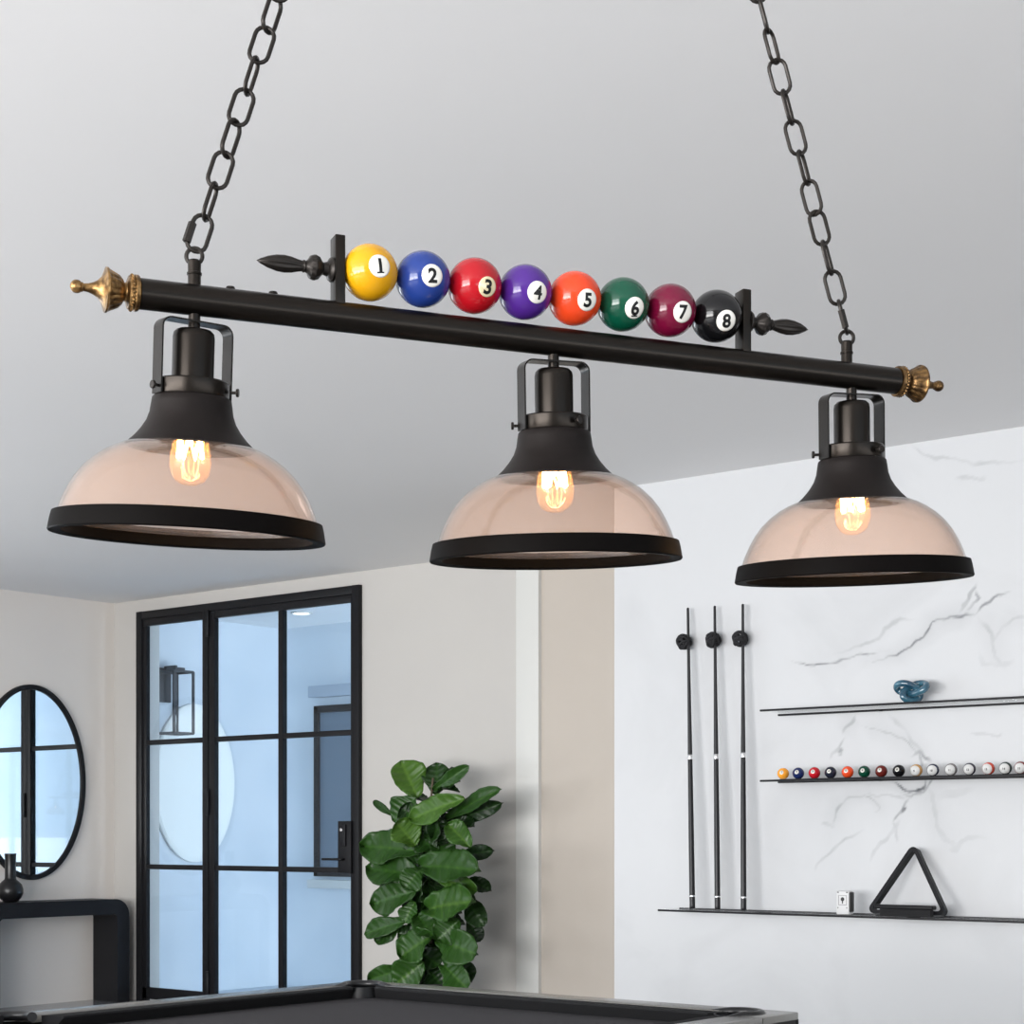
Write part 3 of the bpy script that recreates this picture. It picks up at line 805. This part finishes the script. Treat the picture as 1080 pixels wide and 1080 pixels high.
def build_light():
    root = tag(empty('billiard_pendant_light', (BC.x, BC.y, BZ), BANG), 'three shade bronze billiard pendant light with pool balls along its bar', 'pendant light')
    xl, xr = s_at(146), s_at(945)
    AX = lambda x, sg: axis_mx((x, 0, 0), (sg, 0, 0))
    bm = NB(); lathe(bm, [(0, xl), (BR - .001, xl), (BR, xl + .001), (BR, xr - .001), (BR - .001, xr), (0, xr)], 40, axis_mx((0, 0, 0), (1, 0, 0)))
    obj('bar', bm, M['fixture'], root)
    # end finials: turned brass, fluted bell
    def finial(x, sg, m):
        bm = NB()
        prof = [(0, 0), (.0172, 0), (.0182, .002), (.0182, .005), (.0165, .007), (.0172, .009), (.0160, .013), (.0100, .0155), (.0088, .018), (.0125, .0205), (.0160, .025), (.0186, .032), (.0205, .037),
                (.0222, .039), (.0222, .0415), (.0196, .0425), (.0128, .0458), (.0086, .0505), (.0060, .056), (.0044, .062), (.0038, .068), (.0048, .069), (.0048, .0705)]
        prof = [(a, b * .80) for a, b in prof]
        fl = lambda i, a: 1 + (.055 * abs(sin(a * 9)) - .04 if 9 <= i <= 12 else (.02 * cos(a * 30) if 4 <= i <= 6 else 0))
        lathe(bm, prof, 72, AX(x, sg), flute=fl)
        for k in range(28):    # beading on the collar
            a = 2 * pi * k / 28
            bmesh.ops.create_icosphere(bm, subdivisions=1, radius=.0017, matrix=Matrix.Translation((x + sg * .0072, .0172 * cos(a), .0172 * sin(a))))
        o = obj('end_finial', bm, m, root); o['label'] = 'antique brass end finial'
        bm = sphere_bm(.0066, 24, 16); bmesh.ops.translate(bm, vec=(x + sg * .0610, 0, 0), verts=bm.verts)
        obj('finial_ball', bm, m, o)
    finial(xl, -1, M['brass']); finial(xr, 1, M['brass_dark'])
    # brackets and black spear finials
    BH = .0505     # ball axis above the bar's axis
    xbs = [390, 445, 501, 556, 606, 658, 707, 755.5]
    b0, b7 = s_at(390), s_at(755.5)
    step = (b7 - b0) / 7; br = step / 2 * .995
    kx0, kx1 = b0 - br - .0055, b7 + br + .0055
    for x, sg in ((kx0, -1), (kx1, 1)):
        bm = NB(); box(bm, (x - .0055, -.010, BR - .004), (x + .0055, .010, BH + .033), .0012)
        k = obj('ball_bracket', bm, M['fixture'], root)
        bm = NB()
        prof = [(0, 0), (.0125, 0), (.0130, .002), (.0115, .0045), (.0075, .007), (.0062, .012), (.0075, .014), (.0115, .0175), (.0132, .0225), (.0115, .0275), (.0070, .0305), (.0058, .033), (.0066, .035),
                (.0055, .037), (.0062, .042), (.0080, .050), (.0088, .058), (.0082, .067), (.0060, .077), (.0028, .086), (0, .091)]
        prof = [(a, b * .90) for a, b in prof]
        lathe(bm, prof, 48, AX(x + sg * .0055, sg), flute=lambda i, a: 1 + (.06 * cos(8 * a) if 14 <= i <= 18 else (.03 * cos(10 * a) if 6 <= i <= 9 else 0)))
        bmesh.ops.translate(bm, vec=(0, 0, BH - .002), verts=bm.verts)
        obj('spear_finial', bm, M['chain'], k)
    bm = NB(); lathe(bm, [(0, kx0), (.003, kx0), (.003, kx1), (0, kx1)], 12, axis_mx((0, 0, BH), (1, 0, 0)))
    obj('ball_rod', bm, M['fixture'], root)
    # balls
    off = {1: (11, -7, 0), 2: (10.5, -4, 2), 3: (14, 1, 10), 4: (13.5, 0, 8), 5: (14, 1.5, 4), 6: (13, 3.5, 0), 7: (14, 1.5, 2), 8: (11, 4.5, -4)}
    nm = {1: 'yellow ball numbered 1', 2: 'blue ball numbered 2', 3: 'red ball numbered 3', 4: 'purple ball numbered 4', 5: 'orange ball numbered 5', 6: 'green ball numbered 6', 7: 'maroon ball numbered 7', 8: 'black ball numbered 8'}
    for n in range(1, 9):
        x = b0 + step * (n - 1)
        wp = BC + BDIR * x + Vector((0, 0, BZ + BH))
        b = obj('billiard_ball', sphere_bm(br), M['ball%d' % n], root, loc=(x, 0, BH), angle=180); b['label'] = nm[n]
        tc = (Vector((0, 0, EYE)) - wp).normalized(); rt = (RIGHT - tc * RIGHT.dot(tc)).normalized(); up = tc.cross(rt)
        rp = br * FPX / wp.dot(FWD)
        ox, oy, roll = off[n]; ox /= rp; oy /= -rp
        z = (rt * ox + up * oy + tc * sqrt(1 - ox * ox - oy * oy)).normalized()
        yv = (up - z * up.dot(z)).normalized(); xv = yv.cross(z)
        rm = Matrix((xv, yv, z)).transposed() @ Matrix.Rotation(radians(-roll), 3, 'Z')
        e = (RZI @ rm).to_euler()
        dr = br * (.40 if n != 3 else .36)
        dsc = obj('number_disc', cap_bm(br, dr, .00015), M['num_cream'] if n == 3 else M['num_white'], b, angle=180); dsc.rotation_euler = e
        nu = obj('numeral', numeral_bm(str(n), br * .68, br, .0004), M['num_ink'], b, angle=180); nu.rotation_euler = e
        if n == 6:   # the bar under the six
            bm = NB(); box(bm, (-br * .13, -br * .315, 0), (br * .13, -br * .265, .0001))
            bmesh.ops.subdivide_edges(bm, edges=bm.edges[:], cuts=2, use_grid_fill=True)
            for v in bm.verts:
                v.co = Vector((v.co.x, v.co.y, sqrt(br * br - v.co.x ** 2 - v.co.y ** 2))).normalized() * (br + .0004)
            q = obj('numeral_underline', bm, M['num_ink'], b); q.rotation_euler = e
    # little fixing plate with two screws on top of the bar
    for px in (243, 288):
        x = s_at(px); bm = NB()
        lathe(bm, [(.0045, 0), (.005, .001), (.0042, .0028), (0, .0034)], 16, Matrix.Translation((x, 0, BR - .0006)))
        obj('bar_screw', bm, M['chain'], root)
    # stems, eyes
    xs = [-SP / 2, s_at(580), SP / 2]
    for x in (xs[0], xs[2]):
        bm = NB(); lathe(bm, [(0, 0), (.0066, 0), (.0066, .0125), (.0076, .013), (.0076, .015), (.0066, .0155), (.0068, .0265), (.0055, .028), (0, .028)], 24, Matrix.Translation((x, 0, BR - .003)))
        st = obj('hanging_stem', bm, M['fixture'], root)
        bm = NB(); R = .0082
        tube(bm, [(x + R * cos(t * 2 * pi / 28) * lR.x, R * cos(t * 2 * pi / 28) * lR.y, BR + .0290 + R * sin(t * 2 * pi / 28)) for t in range(28)], .0022, 8, closed=True)
        obj('eye_ring', bm, M['chain'], st)
    # chains rising to one canopy
    apex_h = CEIL - BZ - .055
    pitch = .0352; wire = .0023; hw = .0098
    def stadium(n=9):
        L = pitch / 2 + wire * .9; R = hw; p = []
        for i in range(n): a = pi * i / (n - 1); p.append((R * cos(a), L - R + R * sin(a)))
        for i in range(n): a = pi + pi * i / (n - 1); p.append((R * cos(a), -L + R + R * sin(a)))
        return p
    bm = NB(); tube(bm, [(a, 0, b) for a, b in stadium()], wire, 8, closed=True)
    proto = obj('chain_link', bm, M['chain'], root)
    bm = NB(); tube(bm, [(a, 0, b) for a, b in stadium()], wire, 8, closed=True)
    lathe(bm, [(.0026, -.011), (.0044, -.0105), (.0044, .0105), (.0026, .011)], 6, Matrix.Translation((-hw, 0, -.003)))
    quick = obj('quick_link', bm, M['chain'], root)
    used = {'l': False, 'q': False}
    for sx, tw in ((-1, [18, 88, 14, 66, 14, 86, 8, 62, 10]), (1, [78, 8, 66, 14, -36, 62, 8, 66, 0, 50, 80])):
        A = Vector((sx * SP / 2, 0, BR + .0360)); T = Vector((sx * .012, 0, apex_h))
        d = T - A; n = round(d.length / pitch); e3 = d.normalized(); pt = d.length / n
        e1 = (lR - e3 * lR.dot(e3)).normalized(); e2 = e3.cross(e1)
        for k in range(n):
            ph = radians(tw[k] if k < len(tw) else (10 if (k % 2) else 80) + random.uniform(-10, 10))
            xx = e1 * cos(ph) + e2 * sin(ph); yy = e3.cross(xx)
            src, key = (quick, 'q') if k == 0 else (proto, 'l')
            if not used[key]: o = src; used[key] = True
            else:
                o = src.copy(); C.objects.link(o); o.parent = root
            o.location = A + e3 * (pt * (k + .5))
            o.rotation_euler = Matrix((xx, yy, e3)).transposed().to_euler()
    bm = NB(); top = CEIL - BZ
    lathe(bm, [(0, top - .0), (.06, top - .0), (.062, top - .006), (.055, top - .022), (.02, top - .032), (.006, top - .036), (0, top - .036)], 40)
    cn = obj('ceiling_canopy', bm, M['fixture'], root)
    bm = NB(); tube(bm, [(.013 * cos(t * 2 * pi / 24), 0, apex_h + .009 + .013 * sin(t * 2 * pi / 24)) for t in range(24)], .0025, 8, closed=True)
    obj('canopy_loop', bm, M['chain'], cn)
    # pendants
    defs = [(xs[0] + .0005, 4.7, 2.5, 14), (xs[1] + .004, 4.7, -.8, 0), (xs[2] + .0065, 4.7, -1.4, 0)]
    yk = [(radians(20), radians(95)), (radians(200), radians(-62)), (radians(195), radians(-55))]
    for (x, pit, roll, yyaw), (s1, s2) in zip(defs, yk):
        Rw = Matrix.Rotation(radians(pit), 3, RIGHT) @ Matrix.Rotation(radians(roll), 3, FWD)
        Rl = RZI @ Rw @ RZI.transposed()
        # hood: double skinned spun metal
        out = [(.0375, -.0975), (.0402, -.100), (.0412, -.106), (.0425, -.115), (.0455, -.1235), (.0505, -.1315), (.0575, -.140), (.0665, -.1485)]
        inn = [(r_ - .0018, z_ - .0012) for r_, z_ in out][::-1]
        bm = NB(); lathe(bm, out + inn + [(.030, -.0985), (.030, -.0965)], 64, closed=True)
        h = obj('lamp_hood', bm, M['fixture_hood'], root, loc=(x, 0, 0)); h.rotation_euler = Rl.to_euler()
        bm = NB(); lathe(bm, [(0, -.012), (.0062, -.012), (.0062, -.033), (0, -.033)], 20); obj('stem', bm, M['fixture'], h)
        bm = NB(); lathe(bm, [(0, -.0285), (.008, -.0285), (.0175, -.0305), (.0205, -.0335), (.0213, -.038), (.0213, -.084), (0, -.084)], 48); obj('socket_cup', bm, M['fixture'], h)
        bm = NB(); lathe(bm, [(0, -.0815), (.0362, -.0815), (.0376, -.083), (.0376, -.0965), (.0364, -.099), (0, -.099)], 56); obj('collar', bm, M['fixture'], h)
        # yoke strap
        bm = NB(); hwk, ty, by, rr, t, w_ = .0378, -.0235, -.098, .009, .0017, .0105
        pl = [(-hwk, by)] + [(-hwk + rr - rr * cos(a), ty - rr + rr * sin(a)) for a in [pi / 2 * i / 6 for i in range(7)]] + [(hwk - rr + rr * sin(a), ty - rr + rr * cos(a)) for a in [pi / 2 * i / 6 for i in range(7)]] + [(hwk, by)]
        n = len(pl); rings = []
        for i, (px, pz) in enumerate(pl):
            p0 = Vector(pl[max(0, i - 1)]); p1 = Vector(pl[min(n - 1, i + 1)]); td = (p1 - p0).normalized(); nr = Vector((-td.y, td.x))
            ww = w_
            rings.append([bm.verts.new((px + nr.x * q, yv, pz + nr.y * q)) for q, yv in ((0, -ww), (t, -ww), (t, ww), (0, ww))])
        for i in range(n - 1):
            for k in range(4): bm.faces.new((rings[i][k], rings[i][(k + 1) % 4], rings[i + 1][(k + 1) % 4], rings[i + 1][k]))
        bm.faces.new(rings[0][::-1]); bm.faces.new(rings[-1])
        bmesh.ops.rotate(bm, matrix=Matrix.Rotation(radians(yyaw), 3, 'Z'), verts=bm.verts)
        obj('yoke', bm, M['fixture'], h, angle=30)
        # thumb screws: one toward the screen side, one toward the viewer
        for q, aang in enumerate(((pi if x > -.3 else 0), (-.95 if x > -.3 else pi + .75))):
            dv = lR * cos(aang) + (lF if True else 0) * sin(aang)
            bm = NB(); lathe(bm, [(0, 0), (.0016, 0), (.0016, .006), (.004, .0065), (.0044, .0078), (.004, .0092), (0, .0096)], 16, axis_mx(Vector((0, 0, -.0912)) + dv * .0385, dv))
            obj('thumb_screw', bm, M['chain'], h)
        # glass bowl: two skins
        g = [(.0625, -.1470), (.0700, -.1487), (.0785, -.1525), (.0880, -.1580), (.0985, -.1660), (.1085, -.1760), (.1165, -.1870), (.1235, -.2000), (.1290, -.2130), (.1325, -.2235), (.1340, -.2290)]
        gi = [(r_ - .0022, z_ - .0016) for r_, z_ in g][::-1]
        sq = lambda pr: [(a, -.1485 + (b + .1485) * .965) for a, b in pr]
        bm = NB(); lathe(bm, sq(g + gi), 96, closed=True)
        o = obj('glass_shade', bm, M['lamp_glass'], h, angle=60); o['label'] = 'clear amber glass bowl shade'
        bm = NB(); lathe(bm, sq([(.1352, -.2232), (.1372, -.2236), (.1388, -.2300), (.1402, -.2380), (.1410, -.2425), (.1402, -.2438), (.1385, -.2438), (.1290, -.2432), (.1275, -.2424), (.1330, -.2300), (.1345, -.2236)]), 96, closed=True)
        obj('shade_rim', bm, M['rim'], h, angle=25)
        # bulb
        bm = NB(); lathe(bm, [(.0125, -.118), (.0150, -.130), (.0180, -.142), (.0204, -.154), (.0212, -.165), (.0195, -.175), (.0145, -.1825), (.0075, -.1862), (0, -.187)], 40)
        obj('bulb_glass', bm, M['bulb_glass'], h, angle=60)
        bm = NB(); lathe(bm, [(0, -.09), (.0125, -.09), (.0125, -.118), (.0105, -.124), (0, -.124)], 24); obj('bulb_cap', bm, M['brass_dark'], h)
        # squirrel-cage filament
        bm = NB(); pts = []; nf = 13
        for k in range(nf):
            a = 2 * pi * k / nf
            pts.append((.0122 * cos(a), .0122 * sin(a), -.1370 if k % 2 else -.1580))
        tube(bm, pts, .0022, 6, closed=True)
        tube(bm, [(0, 0, -.124), (0, 0, -.146)], .0022, 6)
        o = obj('filament', bm, M['filament'], h); o['label'] = 'glowing white hot filament'
    return root
build_light()

# ------------------------------------------------------------------ wall shelves
SHZ = [(1.903, -4.405, 'top'), (1.565, -4.405, 'middle'), (.922, -4.986, 'bottom')]
XEND = -2.75
def shelf(z, x0, which):
    lab = {'top': 'uppermost of three black two rail wall shelves, holding the blue knot', 'middle': 'middle black wall shelf holding the row of balls',
           'bottom': 'lowest and longest black wall shelf under cues and triangle rack'}[which]
    r = tag(empty('wall_shelf', (x0, YM, z)), lab, 'shelf', 'black wall shelves on the marble')
    L = XEND - x0; t = .0075
    fy = -.19 if which != 'bottom' else -.215
    z0 = -.010
    fz, wz = {'top': (.004, -.009), 'middle': (.0, -.002), 'bottom': (-.001, .001)}[which]
    t = .0055
    obj('front_rail', boxes(((0, fy - t, z0 + fz), (L, fy + t, fz)), bev=.002), M['black_steel'], r)
    obj('wall_rail', boxes(((0, -.024, z0 + wz), (L, -.012, wz)), bev=.002), M['black_steel'], r)
    for q in (.55, 1.35):
        obj('wall_bracket', boxes(((q - .006, -.05 if which == 'top' else fy, z0 + wz), (q + .006, .0, -.004 + wz))), M['black_steel'], r)
    if which == 'middle':
        obj('shelf_tray', boxes(((.11, fy - .002, -.006), (L, -.02, .002)), bev=.001), M['black_steel'], r)
    else:
        obj('glass_panel', boxes(((.02, fy + t, -.006), (L, -.024, 0))), M['clear_glass'], r, smooth=False)
for a in SHZ: shelf(*a)
ZT, ZM_, ZB = SHZ[0][0] + .001, SHZ[1][0] + .002, SHZ[2][0]

# balls on the middle shelf
bx = [826, 842, 859, 876, 894, 911.5, 929.5, 948, 966.5, 984, 1003, 1022.5, 1042.5, 1060.5, 1076.5]
by_ = YM - .115
first = {}
COLN = {1: 'orange yellow', 2: 'navy blue', 3: 'red', 4: 'dark slate', 5: 'bright orange', 6: 'dark green', 7: 'brown maroon', 8: 'black'}
STRN = {9: 'tan', 10: 'black', 11: 'grey', 12: 'slate', 13: 'red', 14: 'dark green', 15: 'maroon'}
rb = .0285
for i, px in enumerate(bx):
    n = i + 1
    p = onY(px, 812, by_); pos = Vector((p.x, by_, ZM_ + rb))
    if n <= 8:
        o = obj('pool_ball', sphere_bm(rb, 40, 26), M['rack%d' % n], angle=180)
    else:
        bm = sphere_bm(rb, 40, 26)
        for f in bm.faces:
            if abs(f.calc_center_median().z) < rb * .60: f.material_index = 1
        o = obj('pool_ball', bm, [M['ball_white'], M['stripe%d' % n]], angle=180)
    tc = (Vector((0, 0, EYE)) - pos).normalized(); rt = (RIGHT - tc * RIGHT.dot(tc)).normalized(); up = tc.cross(rt)
    ox, oy = ((-.30, .22) if n <= 8 else (-.38 if n in (9, 13) else -.26, -.10))
    z = (rt * ox + up * oy + tc * sqrt(1 - ox * ox - oy * oy)).normalized(); yv = (up - z * up.dot(z)).normalized()
    e = Matrix((yv.cross(z), yv, z)).transposed().to_euler()
    o.location = pos; o.rotation_euler = e
    if n <= 8:
        tag(o, '%s ball, %s in the row on the middle wall shelf' % (COLN[n], ['first from the left', 'second', 'third', 'fourth', 'fifth', 'sixth', 'seventh', 'eighth'][i]), 'pool ball', 'pool balls on the middle shelf')
        obj('number_disc', cap_bm(rb, rb * .36, .0002, 20, 5), M['num_white'], o, angle=180)
        obj('numeral', numeral_bm(str(n), rb * .5, rb, .0005), M['num_ink'], o, angle=180)
    else:
        rank = ['first', 'second', 'third', 'fourth', 'fifth', 'sixth', 'last'][i - 8]
        tag(o, 'white ball with %s stripe, %s of the striped balls after the black' % (STRN[n], rank), 'pool ball', 'pool balls on the middle shelf')
        obj('numeral', numeral_bm(str(n), rb * .46, rb, .0005), M['num_ink'], o, angle=180)

# glass knot on the top shelf
def knot():
    p = onY(961.5, 738, YM - .105)
    bm = NB(); pts = []
    N = 150
    for k in range(N):
        t = 2 * pi * k / N
        x = sin(t) + 2 * sin(2 * t); z = cos(t) - 2 * cos(2 * t); y = -sin(3 * t)
        pts.append((x * .0265, y * .024, z * .0158))
    tube(bm, pts, .0165, 14, closed=True)
    mz = min(v.co.z for v in bm.verts)
    bmesh.ops.translate(bm, vec=(0, 0, -mz), verts=bm.verts)
    o = obj('glass_knot', bm, M['knot'], angle=80, loc=(p.x, YM - .105, ZT - .001)); o.rotation_euler = (0, 0, radians(12))
    tag(o, 'glossy teal blue glass knot ornament on the top wall shelf', 'ornament')
knot()

# cues, holders
cues = [((725.5, 641), (730.3, 957), (721.5, 677), 801, 'leftmost of three black cues leaning on the marble wall'), ((753.8, 639), (756.8, 957), (752, 675), 800, 'middle one of three black cues leaning on the marble wall'), ((783.4, 637), (784.3, 959), (780.5, 674), 799, 'rightmost of three black cues, nearest the shelf ends')]
for i, (tp, bt, kn, jy, lab) in enumerate(cues):
    b = onY(bt[0], bt[1], YM - .12); b.z = ZB - .0
    t = onY(tp[0], tp[1], YM - .045)
    r = tag(empty('pool_cue', b), lab, 'pool cue', 'cues on the marble wall')
    d = t - b; L = d.length; mx = axis_mx((0, 0, 0), d)
    tj = (HOR - jy + (bt[1] - HOR)) / (bt[1] - tp[1])
    lj = L * tj
    bm = NB(); lathe(bm, [(0, .002), (.012, .002), (.0145, .006), (.0145, .02), (.0140, lj * .5), (.0120, lj)], 20, mx); obj('butt', bm, M['cue_butt'], r)
    bm = NB(); lathe(bm, [(.0118, lj + .022), (.0085, L * .75), (.0068, L - .02), (.0068, L - .004), (.004, L), (0, L)], 20, mx); obj('shaft', bm, M['cue_shaft'], r)
    bm = NB(); lathe(bm, [(.0120, lj), (.0126, lj + .002), (.0126, lj + .022), (.0118, lj + .024)], 20, mx); obj('joint_collar', bm, M['silver'], r)['label'] = 'silver joint collar'
    bm = NB(); lathe(bm, [(.0146, .062), (.0150, .063), (.0150, .069), (.0146, .070)], 20, mx); obj('butt_ring', bm, M['silver'], r)['label'] = 'silver butt ring'
    # rope-knot holder on the wall
    k = onY(kn[0], kn[1], YM - .05)
    rr = tag(empty('cue_holder', (k.x, YM, k.z)), ['black rope knot holder gripping the leftmost cue', 'black rope knot holder gripping the middle cue', 'black rope knot holder gripping the rightmost cue'][i], 'cue holder', 'rope knot cue holders')
    bm = NB(); random.seed(40 + i)
    for q in range(16):
        ax = Vector((random.uniform(-1, 1), random.uniform(-1, 1), random.uniform(-1, 1))).normalized() if q > 2 else Vector(((.3, .2, 1), (1, .1, .5), (-.6, .1, .8))[q]).normalized()
        m4 = axis_mx((0, -.052, 0), ax); R = .031 + .003 * (q % 3)
        h = random.uniform(-.016, .016)
        R2 = sqrt(max(.0002, R * R - h * h))
        tube(bm, [m4 @ Vector((R2 * cos(2 * pi * a / 24), R2 * sin(2 * pi * a / 24), h + .003 * sin(6 * pi * a / 24))) for a in range(24)], .0058, 7, closed=True)
    obj('rope_knot', bm, M['rope'], rr, angle=60)
    bm = NB(); lathe(bm, [(0, 0), (.018, 0), (.018, .006), (.008, .009), (.007, .05), (0, .05)], 20, axis_mx((0, 0, 0), (0, -1, 0))); obj('wall_stud', bm, M['black_steel'], rr)
random.seed(99)

# triangle rack leaning on the wall
def triangle():
    yb = YM - .13
    L = onY(914, 967, yb); R = onY(1001.5, 967, yb); T = onY(958, 887.5, YM - .05)
    side = R.x - L.x; H = T.z - ZB
    mid = (L.x + R.x) / 2
    r = empty('triangle_rack', (mid, yb, ZB))
    lean = math.atan2(.085, H)
    def ring(inset, rad, n=8):
        pts = []
        hw = side / 2; hh = H
        V = [Vector((-hw, 0)), Vector((hw, 0)), Vector((0, hh))]
        cen = Vector((0, hh / 3))
        for i in range(3):
            p = V[i]; a = V[i - 1]; b = V[(i + 1) % 3]
            da = (a - p).normalized(); db = (b - p).normalized(); bis = (da + db).normalized()
            half = da.angle(db) / 2
            p2 = p + bis * (inset / sin(half)); q = rad / math.tan(half)
            c0 = p2 + bis * (rad / sin(half)); s0 = p2 + da * q; e0 = p2 + db * q
            a0 = atan2(s0.y - c0.y, s0.x - c0.x); a1 = atan2(e0.y - c0.y, e0.x - c0.x)
            while a1 < a0: a1 += 2 * pi
            if a1 - a0 > pi: a1 -= 2 * pi
            for k in range(n + 1): t = a0 + (a1 - a0) * k / n; pts.append((c0.x + rad * cos(t), c0.y + rad * sin(t)))
        return pts
    o_, i_ = ring(0, .026), ring(.019, .010)
    bm = NB(); dep = .038
    rows = [[bm.verts.new((x, y0, z)) for x, z in pl] for pl, y0 in ((o_, -dep / 2), (o_, dep / 2), (i_, dep / 2), (i_, -dep / 2))]
    n = len(o_)
    for k in range(n):
        k2 = (k + 1) % n
        for a in range(4): A, B = rows[a], rows[(a + 1) % 4]; bm.faces.new((A[k], A[k2], B[k2], B[k]))
    bmesh.ops.bevel(bm, geom=[e for e in bm.edges if e.calc_face_angle(0) > 1.2], offset=.005, segments=2, affect='EDGES')
    bmesh.ops.rotate(bm, matrix=Matrix.Rotation(-lean, 3, 'X'), verts=bm.verts)
    mz = min(v.co.z for v in bm.verts); bmesh.ops.translate(bm, vec=(0, 0, -mz), verts=bm.verts)
    me = obj('rack_frame', bm, M['rack'], r, angle=30)
    tag(r, 'black plastic triangle ball rack leaning on the wall, on the lowest shelf', 'ball rack')
triangle()
# table brush lying in front of the triangle
def brush():
    yb = YM - .195
    a, b = onY(924, 966, yb), onY(986, 966, yb); L = b.x - a.x
    r = tag(empty('table_brush', ((a.x + b.x) / 2, yb, ZB)), 'long black table brush lying inside the foot of the triangle rack', 'brush')
    bm = NB(); box(bm, (-L / 2, -.022, .034), (L / 2, .022, .054), .007, 3); obj('handle', bm, M['rack'], r)
    bm = NB()
    for k in range(44):
        x = -L * .40 + L * .84 * k / 43
        box(bm, (x - .0026, -.017, .0), (x + .0026, .017, .036))
    obj('bristles', bm, M['bristle'], r, smooth=False)
brush()
# small white card box with a dark emblem
def card_box():
    yb = YM - .15
    a, b = onY(882.5, 963.5, yb), onY(899.5, 963.5, yb); t = onY(890, 939.5, yb)
    w = b.x - a.x; h = t.z - ZB
    r = tag(empty('card_box', ((a.x + b.x) / 2, yb, ZB)), 'small white box with dark emblem left of the triangle rack', 'box')
    bm = NB(); w *= .80; box(bm, (-w / 2, -.022, 0), (w / 2, .022, h), .006, 3); obj('carton', bm, M['white_card'], r)
    bm = NB(); y = -.0225
    mx = axis_mx((0, y, h * .60), (0, -1, 0), (1, 0, 0))
    # tee-shaped mark: round head, tapering stalk; rules and corner ticks
    lathe(bm, [(0, 0), (h * .085, 0), (h * .085, .0005), (0, .0005)], 20, axis_mx((0, y, h * .65), (0, -1, 0)))
    def quad(x0, z0, x1, z1): box(bm, (x0, y - .0005, z0), (x1, y, z1))
    quad(-h * .025, h * .46, h * .025, h * .62)
    quad(-w * .30, h * .40, w * .30, h * .415); quad(-w * .30, h * .80, w * .30, h * .812)
    quad(-w * .31, h * .40, -w * .29, h * .81); quad(w * .29, h * .40, w * .31, h * .81)
    quad(-w * .42, h * .92, -w * .28, h * .96); quad(w * .28, h * .92, w * .42, h * .96)
    quad(-w * .38, h * .26, -w * .32, h * .31); quad(w * .30, h * .26, w * .36, h * .31)
    obj('emblem', bm, M['ink'], r, smooth=False)
    bm = NB(); box(bm, (w / 2 - .004, -.02, .012), (w / 2 + .006, .02, h - .006), .004); obj('box_sleeve', bm, M['ink'], r)
card_box()

# ------------------------------------------------------------------ light
W = bpy.data.worlds.new('sky'); scn.world = W; W.use_nodes = True
nt = W.node_tree; bg = nt.nodes['Background']
bg.inputs['Color'].default_value = (.60, .80, 1.0, 1); bg.inputs['Strength'].default_value = 1.5
def area(name, loc, rot, sx, sy, e, col, spread=None):
    l = bpy.data.lights.new(name, 'AREA'); l.shape = 'RECTANGLE'; l.size = sx; l.size_y = sy; l.energy = e; l.color = col
    if spread: l.spread = spread
    o = bpy.data.objects.new(name, l); C.objects.link(o); o.location = loc; o.rotation_euler = rot; return o
# upward fill lamps added outside the unseen windows to brighten the ceiling
area('ceiling_fill_left', (XL - .5, (WY0 + WY1) / 2, .9), (0, radians(-140), 0), 1.6, WY1 - WY0, 270, (.96, .98, 1.0))
area('daylight_rear_window', ((RX0 + RX1) / 2, YF - .2, 1.6), (radians(90), 0, 0), RX1 - RX0, 2.5, 1030, (1.0, .99, .98))
area('ceiling_fill_rear', ((RX0 + RX1) / 2, YF - .5, .9), (radians(150), 0, 0), RX1 - RX0, 1.6, 620, (1.0, .95, .91))
area('ceiling_fill_right', (XR + .5, .2, .9), (0, radians(155), 0), 1.6, 6.0, 140, (1.0, .955, .915))
# open side of the patio
area('patio_sky', (-4.4, 9.3, 1.3), (0, radians(104), radians(-22)), 2.6, 1.4, 385, (.91, .95, 1.0))

# ------------------------------------------------------------------ camera
cd = bpy.data.cameras.new('camera'); cam = bpy.data.objects.new('camera', cd); C.objects.link(cam)
cam.location = (0, 0, EYE); cam.rotation_euler = (radians(90), 0, YAW)
cd.sensor_width = 36; cd.lens = FPX / 1080 * 36; cd.shift_y = (HOR - 540) / 1080; cd.clip_start = .05; cd.clip_end = 200
scn.camera = cam
vs = scn.view_settings
vs.view_transform = 'Standard'; vs.look = 'None'; vs.gamma = 1; vs.use_curve_mapping = False; vs.exposure = 0.0
try: scn.cycles.transparent_max_bounces = 24
except Exception: pass
